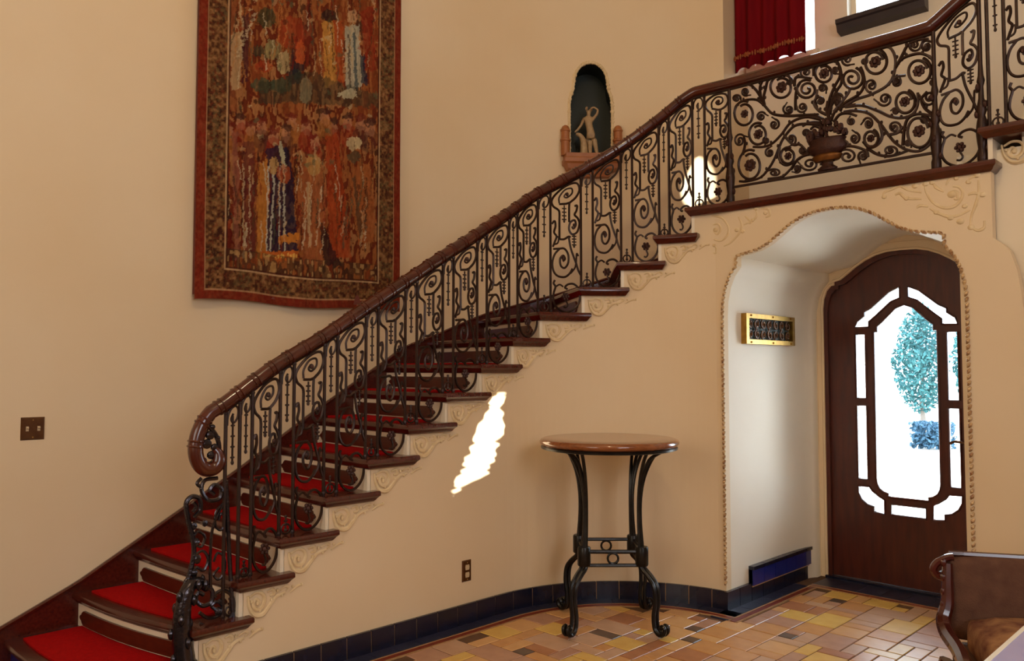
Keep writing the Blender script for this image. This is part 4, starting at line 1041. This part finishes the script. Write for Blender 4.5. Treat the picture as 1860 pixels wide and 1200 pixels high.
# drapery folds and outlines
rs = random.Random(5)
for i in range(210):
    x0_ = rs.uniform(396, 690); y0_ = rs.choice([rs.uniform(-60, 120), rs.uniform(250, 420)]); ln_ = rs.uniform(18, 80); sl_ = rs.uniform(-.16, .16); am = rs.uniform(0, 3); w_ = rs.uniform(.7, 1.5)
    cl_ = rs.choice([(58, 26, 18), (44, 26, 22), (206, 168, 116), (188, 120, 60), (120, 30, 20), (92, 60, 34), (84, 86, 60), (214, 190, 146)])
    blend(((np.abs(PX - x0_ - sl_ * (PY - y0_) - am * np.sin((PY - y0_) / 14)) < w_) & (PY > y0_) & (PY < y0_ + ln_)).astype(float), cl_, .75)
for i in range(90):
    x0_ = rs.uniform(398, 690); y0_ = rs.uniform(-40, 300); blend(ell(x0_, y0_, rs.uniform(2, 6), rs.uniform(2, 6)), rs.choice([(196, 150, 100), (70, 36, 26), (150, 60, 32), (92, 96, 64), (206, 176, 124)]), .7)
# flowery ground
gr = (zz_ < TZ0 + .31) & (zz_ > TZ0 + .2); blend(gr.astype(float) * (n2 > .35) * (n2 < .75), (70, 52, 34), .8); blend(gr.astype(float) * (n2 > .72), (190, 150, 90), .8)
# borders
eb = np.minimum(bb_ - TB0, TB1 - bb_); ez = zz_ - TZ0; ed = np.minimum(eb, ez)
fl = (ed < .185); blend(fl.astype(float), (62, 36, 26))
m1 = vnoise(bb_ * 60, zz_ * 60, 8) * .7 + vnoise(bb_ * 150, zz_ * 150, 19) * .3; m2 = vnoise(bb_ * 90, zz_ * 90, 9); m3 = vnoise(bb_ * 14, zz_ * 14, 11)
blend(fl * np.clip((m1 - .36) * 6, 0, 1), (136, 92, 52), .95); blend(fl * np.clip((m1 - .58) * 6, 0, 1), (172, 126, 76), .8); blend(fl * (m2 > .78), (126, 56, 34), .7); blend(fl * (m3 > .66) * (m2 < .5), (104, 88, 54), .6)
blend(((ed > .178) & (ed < .187)).astype(float), (206, 164, 116)); blend(((ed > .187) & (ed < .198)).astype(float), (70, 34, 24)); blend((ed < .052).astype(float), (136, 42, 24)); blend(((ed > .052) & (ed < .060)).astype(float), (200, 150, 104))
colr *= (.80 + .40 * vnoise(bb_ * 120, zz_ * 60, 12))[..., None] * (.85 + .30 * vnoise(bb_ * 45, zz_ * 12, 13))[..., None]
colr *= .74
faces = []
for j in range(nz_ - 1):
    r0 = j * nb
    faces += [(r0 + i, r0 + i + 1, r0 + nb + i + 1, r0 + nb + i) for i in range(nb - 1)]
me = bpy.data.meshes.new('woven_picture'); me.from_pydata((V - np.array(tap.location)).tolist(), [], faces)
ca = me.color_attributes.new('weave', 'FLOAT_COLOR', 'POINT'); ca.data.foreach_set('color', np.concatenate([colr.reshape(-1, 3), np.ones((nb * nz_, 1))], 1).astype(np.float32).ravel())
tm = mat('woven_wool', (1, 1, 1, 1), .95, spec=.1, bump=.35, bscale=180); at_ = tm.node_tree.nodes.new('ShaderNodeAttribute'); at_.attribute_name = 'weave'
tm.node_tree.links.new(at_.outputs['Color'], tm.node_tree.nodes['Principled BSDF'].inputs['Base Color']); me.materials.append(tm); me.shade_smooth()
link(bpy.data.objects.new('woven_picture', me), tap)
mb = MB(); mb.box(-.04, -.012, -(TB1 - TB0) / 2 + .01, (TB1 - TB0) / 2 - .01, .03, TZ1 - TZ0); mb.build('backing_cloth', M['curtain_heavy'], tap, smooth=False)

# ------------------------------------------------------------------ niche bracket and statue
def niche_pt(t, r, z):       # t metres along the wall from the niche centre (right positive), r metres out of the wall
    dmid = (N_L + N_R) / 2; d_ = dmid + math.degrees(t / R_OUT); p = outer(d_, -r); p.z = z; return p
sh = tag(empty('niche_shelf', niche_pt(0, 0, 3.0)), 'honey coloured carved bracket shelf with two round topped finials below the niche', 'shelf'); bpy.context.view_layer.update()
def slab(name, t0, t1, r0, r1, prof, par, m):
    """prof: list of (scale of depth, z)"""
    mb = MB(); n = 6; ts = np.linspace(t0, t1, n + 1); rows = []
    for ks_, z in prof:
        rows.append([niche_pt(t * (1 if len(prof) < 2 else (ks_ if ks_ > .5 else ks_ + .3)), r0 + (r1 - r0) * ks_, z) for t in ts] + [niche_pt(t * (ks_ if ks_ > .5 else ks_ + .3), r0, z) for t in ts[::-1]])
    m_ = len(rows[0]); mb.add([p for r in rows for p in r], [(i * m_ + k, i * m_ + (k + 1) % m_, (i + 1) * m_ + (k + 1) % m_, (i + 1) * m_ + k) for i in range(len(rows) - 1) for k in range(m_)] + [tuple(range(m_)), tuple((len(rows) - 1) * m_ + k for k in range(m_))])
    return ww(mb.build(name, m, par, smooth=False), par)
slab('shelf_board', -.235, .235, -.01, .14, [(.6, 3.02), (.7, 3.06), (.86, 3.075), (.92, 3.11), (1.0, 3.125), (1.0, 3.155), (.95, 3.165), (.95, 3.195)], sh, M['terracotta_wood'])
for t in (-.215, .215):
    mb = MB(); c = niche_pt(t, .05, 3.19)
    mb.lathe([(.036, 0), (.036, .11), (.042, .115), (.042, .128), (.034, .134), (.034, .19), (.039, .195), (.039, .205), (.034, .21), (.026, .232), (.010, .243)], c, 12)
    ww(mb.build('finial', M['terracotta_wood'], sh), sh)
st = niche_pt(.005, -.09, 3.20)
root = tag(empty('statuette', st), 'small pale stone statuette of a draped figure with one arm raised, standing in the niche', 'statuette'); bpy.context.view_layer.update()
tx = (niche_pt(.1, 0, 0) - niche_pt(-.1, 0, 0)).normalized(); nrm = Vector((tx.y, -tx.x, 0))
nrm = nrm if nrm.dot(Vector((0, 0, 0)) - st) > 0 else -nrm
def skin(name, verts, edges, par, m):
    me = bpy.data.meshes.new(name); S = .43
    me.from_pydata([tuple((tx * x + nrm * y) * S + Vector((0, 0, z * S))) for x, y, z, r in verts], edges, [])
    o = link(bpy.data.objects.new(name, me), par); md = o.modifiers.new('skin', 'SKIN'); md.use_smooth_shade = True
    for i, v in enumerate(verts): me.skin_vertices[0].data[i].radius = (v[3] * S, v[3] * S); me.skin_vertices[0].data[i].use_root = (i == 0)
    o.modifiers.new('sub', 'SUBSURF').levels = 2; o.modifiers['sub'].render_levels = 2; me.materials.append(m); return o
SV = [(0.02, 0, .50, .085), (-.01, 0, .60, .070), (-.03, 0, .70, .078), (-.03, 0, .775, .060), (-.03, .01, .83, .028), (-.025, .02, .88, .048), (-.02, .02, .94, .045),
      (.06, 0, .775, .034), (.13, .02, .86, .026), (.15, .02, .94, .022), (.08, .02, .99, .020), (.02, .02, .98, .018),
      (-.12, 0, .77, .034), (-.17, .03, .65, .027), (-.24, .04, .55, .022), (-.30, .04, .50, .018),
      (.07, 0, .40, .066), (.10, .01, .24, .046), (.13, .01, .10, .034), (.15, .03, .03, .030), (.16, .07, .02, .022),
      (-.01, .01, .40, .060), (-.01, .05, .25, .044), (.0, .03, .10, .034), (.01, .06, .03, .026), (.01, .10, .02, .02)]
SE = [(0, 1), (1, 2), (2, 3), (3, 4), (4, 5), (5, 6), (3, 7), (7, 8), (8, 9), (9, 10), (10, 11), (3, 12), (12, 13), (13, 14), (14, 15), (0, 16), (16, 17), (17, 18), (18, 19), (19, 20), (0, 21), (21, 22), (22, 23), (23, 24), (24, 25)]
skin('figure', SV, SE, root, M['statue'])
skin('drapery', [(-.28, .03, .47, .03), (-.20, .03, .46, .05), (-.14, .02, .38, .06), (-.12, .02, .24, .075), (-.12, .02, .10, .085), (-.12, .02, .03, .09)], [(0, 1), (1, 2), (2, 3), (3, 4), (4, 5)], root, M['statue'])
mb = MB()
for i in range(14):
    a = random.uniform(0, 2 * PI); b_ = random.uniform(-.3, 1.2)
    p = (tx * (-.02 + .05 * math.cos(a)) + nrm * (.01 + .05 * math.sin(a))) * .43 + Vector((0, 0, (.945 + .03 * b_) * .43)); mb.ball(p, .010, seg=6, rings=4)
mb.build('hair', M['statue'], root)
mb = MB(); mb.lathe([(.085, -.004), (.085, .008), (.078, .012)], (0, 0, 0), 16); mb.build('plinth', M['statue'], root)

# ------------------------------------------------------------------ red curtain at the stair window
cu = tag(empty('red_curtain', (-2.9, 5.66, 3.85)), 'crimson velvet curtain with a gold trimmed hem covering the stair window', 'curtain')
mb = MB(); nx_ = 70; nzc = 14; x0c, x1c = -3.22, -2.60
vs_ = []; 
for j in range(nzc + 1):
    for i in range(nx_ + 1):
        t = i / nx_; z = j / nzc
        vs_.append((x0c + (x1c - x0c) * t + 2.9, .022 * math.sin(t * 34) * (1 - .2 * z) + .012 * math.sin(t * 13 + 1), z * 1.75 + (.018 * math.sin(t * 34 + .8) if j == 0 else 0)))
fs_ = [(j * (nx_ + 1) + i, j * (nx_ + 1) + i + 1, (j + 1) * (nx_ + 1) + i + 1, (j + 1) * (nx_ + 1) + i) for j in range(nzc) for i in range(nx_)]
mb.add(vs_, fs_); vel = mb.build('velvet', M['velvet'], cu, fix=False); vel.modifiers.new('t', 'SOLIDIFY').thickness = .008
mb = MB()
for i in range(46):
    t = (i + .5) / 46; x = x0c + (x1c - x0c) * t + 2.9; y = .022 * math.sin(t * 34) + .012 * math.sin(t * 13 + 1) - .014
    mb.ball((x, y, .10 + .010 * math.sin(t * 34)), .008, .006, .012 + .006 * (i % 3), 5, 4)
mb.build('gold_trim', M['fringe'], cu)
mb = MB(); mb.tube([(x0c + 2.85, .0, 1.76), (x1c + 2.95, .0, 1.76)], .014, 8); mb.build('curtain_rod', M['brass'], cu)

# ------------------------------------------------------------------ switch and outlet
def plate_obj(name, loc, w, h, label, cat, kind):
    r = tag(empty(name, loc), label, cat)
    mb = MB(); e = .006
    mb.hexa([(0, -w / 2, -h / 2), (0, w / 2, -h / 2), (0, w / 2, h / 2), (0, -w / 2, h / 2), (.008, -w / 2 + e, -h / 2 + e), (.008, w / 2 - e, -h / 2 + e), (.008, w / 2 - e, h / 2 - e), (.008, -w / 2 + e, h / 2 - e)])
    mb.build('cover_plate', M['plate_brown'], r, smooth=False)
    if kind == 'switch':
        for y in (-.026, .026):
            mb = MB(); mb.box(.006, .012, y - .006, y + .006, -.012, .012); mb.tube([(.010, y, .0), (.024, y, .006)], .0045, 6); mb.build('toggle', M['ivory'], r)
    else:
        for z in (-.022, .022):
            mb = MB(); mb.plate([(-.013, z - .015), (.013, z - .015), (.016, z), (.013, z + .015), (-.013, z + .015), (-.016, z)], [], lambda u, v, d: (d, u, v), .006, .011); mb.build('socket', M['ivory'], r, smooth=False)
    for y, z in ((0, h / 2 - .014), (0, -h / 2 + .014)):
        mb = MB(); mb.ball((.009, y, z), .0035, seg=6, rings=4); mb.build('screw', M['brass'], r)
plate_obj('switch_plate', (A_OUT, 1.172, 1.198), .108, .115, 'square bronze two gang light switch plate on the cream wall', 'switch', 'switch')
plate_obj('outlet_plate', (A_IN, 3.217, .305), .072, .125, 'small bronze double outlet plate low on the wall under the stairs', 'outlet', 'outlet')

# ------------------------------------------------------------------ round iron table
tcx, tcy = -2.985, 3.80
tb = tag(empty('pedestal_table', (tcx, tcy, 0), PI / 4), 'tall round wooden topped table on curved black iron legs by the stair wall', 'table')
TH = 1.09
mb = MB(); mb.lathe([(.30, TH - .05), (.36, TH - .05), (.395, TH - .042), (.41, TH - .030), (.413, TH - .018), (.405, TH - .006), (.39, TH), (.25, TH), (.05, TH)], (0, 0, 0), 48); mb.build('table_top', M['table_wood'], tb, angle=50)
mb = MB(); mb.tube([(.395 * math.cos(a), .395 * math.sin(a), TH - .052) for a in np.linspace(0, 2 * PI, 49)[:-1]], .010, 6, closed=True); mb.build('rim_band', M['table_iron'], tb)
hw, zf = .165, .46
for sx in (-1, 1):
    for sy in (-1, 1):
        lg = empty('leg'); lg.parent = tb
        dx, dy = sx * _s, sy * _s
        for j, (oa, spread) in enumerate(((-.45, .115), (0, .15), (.45, .115))):
            mb = MB(); ca_, sa_ = math.cos(oa), math.sin(oa); ex, ey = dx * ca_ - dy * sa_, dx * sa_ + dy * ca_; px_, py_ = sx * hw + (ex - dx) * .03, sy * hw + (ey - dy) * .03
            pts = [(px_ + ex * r, py_ + ey * r, z) for r, z in catmull([(.0, zf - .08), (.0, zf), (-.012, .62), (-.010, .76), (.012, .88), (.055, .98), (spread - .02, TH - .06), (spread, TH - .055)], 4)]
            mb.tube(pts, .0105, 7); mb.build('upright', M['table_iron'], lg)
        mb = MB()
        for w_ in (-.016, .016):
            pts = [(sx * hw + dx * r - dy * w_, sy * hw + dy * r + dx * w_, z) for r, z in catmull([(-.005, zf - .03), (.005, zf - .09), (.05, zf - .13), (.09, zf - .18), (.10, zf - .26), (.088, .12), (.095, .05), (.125, .022), (.155, .035), (.160, .062), (.145, .072), (.135, .058)], 4)]
            mb.tube(pts, .0125, 7)
        mb.build('cabriole_foot', M['table_iron'], lg)
        mb = MB(); mb.lathe([(.034, 0), (.038, .006), (.038, .10), (.034, .108)], (sx * hw, sy * hw, zf - .08), 10); mb.build('leg_collar', M['table_iron'], lg)
for i in range(4):
    a = i * PI / 2; R = lambda x, y, z: (x * math.cos(a) - y * math.sin(a), x * math.sin(a) + y * math.cos(a), z)
    mb = MB()
    for z in (zf + .0, zf - .078): mb.tube([R(-hw, -hw, z), R(hw, -hw, z)], .010, 6)
    st_ = mb.build('stretcher', M['table_iron'], tb)
    mb = MB(); mb.tube([R(.030 * math.cos(q), -hw, zf - .039 + .030 * math.sin(q)) for q in np.linspace(0, 2 * PI, 17)[:-1]], .007, 6, closed=True); mb.build('ring', M['table_iron'], st_)

# ------------------------------------------------------------------ armchair (faces the camera)
ac = tag(empty('carved_chair', (-.80, 3.98, 0), math.radians(29)), 'low brown upholstered chair with a carved mahogany edge near the door', 'chair')
BW, BH = .42, .70      # half width, back height
def soft_box(name, x0, x1, y0, y1, z0, z1, r, m, par, puff=0.0):
    mb = MB(); n = 8; rows = []
    nxs = 10; base = []
    bm = bmesh.new(); bmesh.ops.create_cube(bm, size=1.0)
    bmesh.ops.subdivide_edges(bm, edges=bm.edges[:], cuts=6, use_grid_fill=True)
    for v in bm.verts:
        q = Vector(((x1 - x0) * v.co.x, (y1 - y0) * v.co.y, (z1 - z0) * v.co.z)); h = Vector(((x1 - x0) / 2 - r, (y1 - y0) / 2 - r, (z1 - z0) / 2 - r))
        c = Vector([max(-h[i], min(h[i], q[i])) for i in range(3)]); d_ = q - c
        if d_.length > 1e-6: q = c + d_.normalized() * min(d_.length, r) if d_.length > r else q
        fx, fy = v.co.x * 2, v.co.y * 2
        if v.co.z > 0: q.z += puff * (1 - fx * fx) * (1 - fy * fy)
        v.co = q + Vector(((x0 + x1) / 2, (y0 + y1) / 2, (z0 + z1) / 2))
    me = bpy.data.meshes.new(name); bm.to_mesh(me); bm.free(); me.materials.append(m); me.shade_smooth()
    return link(bpy.data.objects.new(name, me), par)
soft_box('backrest', -BW + .03, BW, -.02, .10, .34, BH, .035, M['fabric'], ac)
soft_box('seat_cushion', -BW + .075, BW - .04, -.56, -.01, .30, .47, .06, M['fabric_seat'], ac, .03)
soft_box('seat_base', -BW + .045, BW - .02, -.56, .08, .20, .33, .03, M['fabric'], ac)
for sx in (-1, 1):
    mb = MB()
    prof = [(-.37, .695), (-.395, .690), (-.435, .665), (-.448, .635), (-.430, .610), (-.405, .615), (-.412, .635)]
    mb.tube([(sx * -x, .0, z) for x, z in catmull(prof, 4)], .016, 8)
    pts = [(-.395, -.01, .67), (-.40, -.02, .58), (-.405, -.03, .50), (-.425, -.05, .44), (-.425, -.12, .40), (-.42, -.28, .385), (-.43, -.42, .37), (-.44, -.54, .33), (-.435, -.575, .26), (-.42, -.57, .18)]
    mb.tube([(sx * -x, y, z) for x, y, z in catmull(pts, 4)], lambda t: .020 + .010 * math.sin(PI * t), 8)
    o = mb.build('carved_side', M['chair_wood'], ac)
    for i, (x, y, z) in enumerate(catmull(pts, 3)[::2]):
        b_ = MB(); b_.ball((sx * -(x - .016), y - .006, z), .014, .014, .018, 6, 4); b_.build('carving', M['chair_wood'], o)
for sx in (-1, 1):
    for y, bk in ((-.53, 0), (.05, 1)):
        mb = MB(); x = sx * (BW - .03); mb.tube([(x, y, .24), (x + sx * .02, y - (.02 if not bk else -.01), .17), (x + sx * .012, y, .09), (x + sx * .03, y - (.02 if not bk else -.03), .012)], lambda t: .034 - .016 * t, 8); mb.build('leg', M['chair_wood'], ac)
mb = MB(); mb.tube([(x, -.575, .235 - .02 * math.cos(x * 9)) for x in np.linspace(-BW, BW, 13)], .024, 8); mb.build('front_rail', M['chair_wood'], ac)
mb = MB(); mb.tube([(x, .03, BH + .004) for x in np.linspace(-BW + .04, BW - .04, 9)], .012, 6); mb.build('top_rail', M['chair_wood'], ac)

# ------------------------------------------------------------------ pale glossy table, close by
gt = tag(empty('gloss_table', (-.1, 2.0, 0)), 'pale glossy table top with a bright edge beside the carved chair', 'table')
x0t, x1t, y0t, y1t = -.626 + .1, .50, -.55, .85
mb = MB(); mb.box(x0t + .012, x1t, y0t, y1t - .012, .725, .751); mb.build('table_top', M['gloss_top'], gt, smooth=False)
mb = MB(); mb.box(x0t, x0t + .012, y0t, y1t, .722, .752); mb.box(x0t, x1t, y1t - .012, y1t, .722, .752); mb.build('edge_band', M['gloss_edge'], gt, smooth=False)
for x in (x0t + .10, x1t - .06):
    for y in (y0t + .06, y1t - .10):
        mb = MB(); mb.lathe([(.018, 0), (.022, .02), (.028, .4), (.032, .724)], (x, y, 0), 10); mb.build('leg', M['chair_wood'], gt)

# ------------------------------------------------------------------ unseen lantern, added to hold a warm fill lamp for the hall
ln = tag(empty('hall_lantern', (-.9, 1.3, 4.5)), 'warm lit iron lantern hanging from the ceiling of the hall', 'lantern')
mb = MB(); mb.tube([(0, 0, .42), (0, 0, CEIL - 4.5)], .01, 6); mb.build('chain', M['iron'], ln)
mb = MB()
for i in range(6):
    a = i * PI / 3; mb.tube([(.16 * math.cos(a), .16 * math.sin(a), 0), (.19 * math.cos(a), .19 * math.sin(a), .34)], .008, 5)
for z, r in ((0, .16), (.34, .19)): mb.tube([(r * math.cos(i * PI / 3), r * math.sin(i * PI / 3), z) for i in range(6)], .01, 5, closed=True)
for i in range(6):
    a = i * PI / 3; mb.tube([(.19 * math.cos(a), .19 * math.sin(a), .34), (0, 0, .44)], .008, 5)
mb.build('frame', M['iron'], ln)
pl = bpy.data.lights.new('lantern_bulb', 'POINT'); plo = link(bpy.data.objects.new('lantern_bulb', pl), ln); plo.location = (0, 0, .16)
pl.energy = 75; pl.color = (1.0, .76, .46); pl.shadow_soft_size = .12

# ------------------------------------------------------------------ outside the door
mb = MB(); mb.box(-40, 30, B_WIN + .25, 60, -.2, -.05)
tag(mb.build('floor_drive', M['gravel'], smooth=False), kind='structure')
def leaves(name, m, par, n, fn, size):
    mb = MB()
    for i in range(n):
        c = Vector(fn()); a = Vector((random.gauss(0, 1), random.gauss(0, 1), random.gauss(0, 1))).normalized(); b = a.orthogonal().normalized(); s_ = size * random.uniform(.6, 1.3)
        mb.add([c - a * s_, c + b * s_ * .5, c + a * s_, c - b * s_ * .5], [(0, 1, 2, 3)])
    return mb.build(name, m, par, smooth=False, fix=False)
def tree(loc, label, h, r, trunk, m):
    t = tag(empty('tree', loc), label, 'tree')
    mb = MB(); mb.tube([(0, 0, 0), (.04, 0, trunk * .5), (0, .05, trunk), (.05, 0, h * .8)], lambda q: .12 * (1 - .8 * q), 8); mb.build('trunk', M['bark'], t)
    def fn():
        while True:
            p = Vector((random.uniform(-1, 1), random.uniform(-1, 1), random.uniform(-1, 1)))
            if p.length < 1: break
        w = 1 - .35 * max(0, p.z)
        return (p.x * r * w, p.y * r * w, trunk + (h - trunk) * (p.z + 1) / 2)
    tag(leaves('crown', m, t, 3200, fn, .06), kind='stuff'); return t
tree((-6.5, 20.0, -.05), 'loose blue green tree standing across the drive outside the door', 3.1, .62, .5, M['leaf'])
tree((-5.2, 19.6, -.05), 'slender blue green tree seen through the side panes of the door', 3.3, .5, .5, M['leaf'])
hd = tag(empty('hedge_bush', (-5.27, 16.8, -.05)), 'low clipped dusky bush at the edge of the drive', 'bush')
tag(leaves('foliage', M['hedge'], hd, 1600, lambda: (random.uniform(-.34, .34), random.uniform(-.3, .3), random.uniform(.03, .52)), .05), kind='stuff')
gw = tag(empty('garden_wall', (-4.65, 12.0, -.05)), 'pale sunlit brick garden wall outside the door', 'wall')
mb = MB(); mb.box(-1.6, .3, -.1, .1, 0, 2.6); mb.build('core', M['pale_brick'], gw, smooth=False)
bmesh_ = MB(); bmesh_.box(-.098, .098, -.012, .0, -.034, .034); brick = bmesh_.mesh('brick', M['pale_brick'], smooth=False)
for r_ in range(32):
    for c_ in range(5):
        o = link(bpy.data.objects.new('brick', brick), gw); o.location = (-.86 + c_ * .206 + (.1 if r_ % 2 else 0), -.1, .05 + r_ * .08)
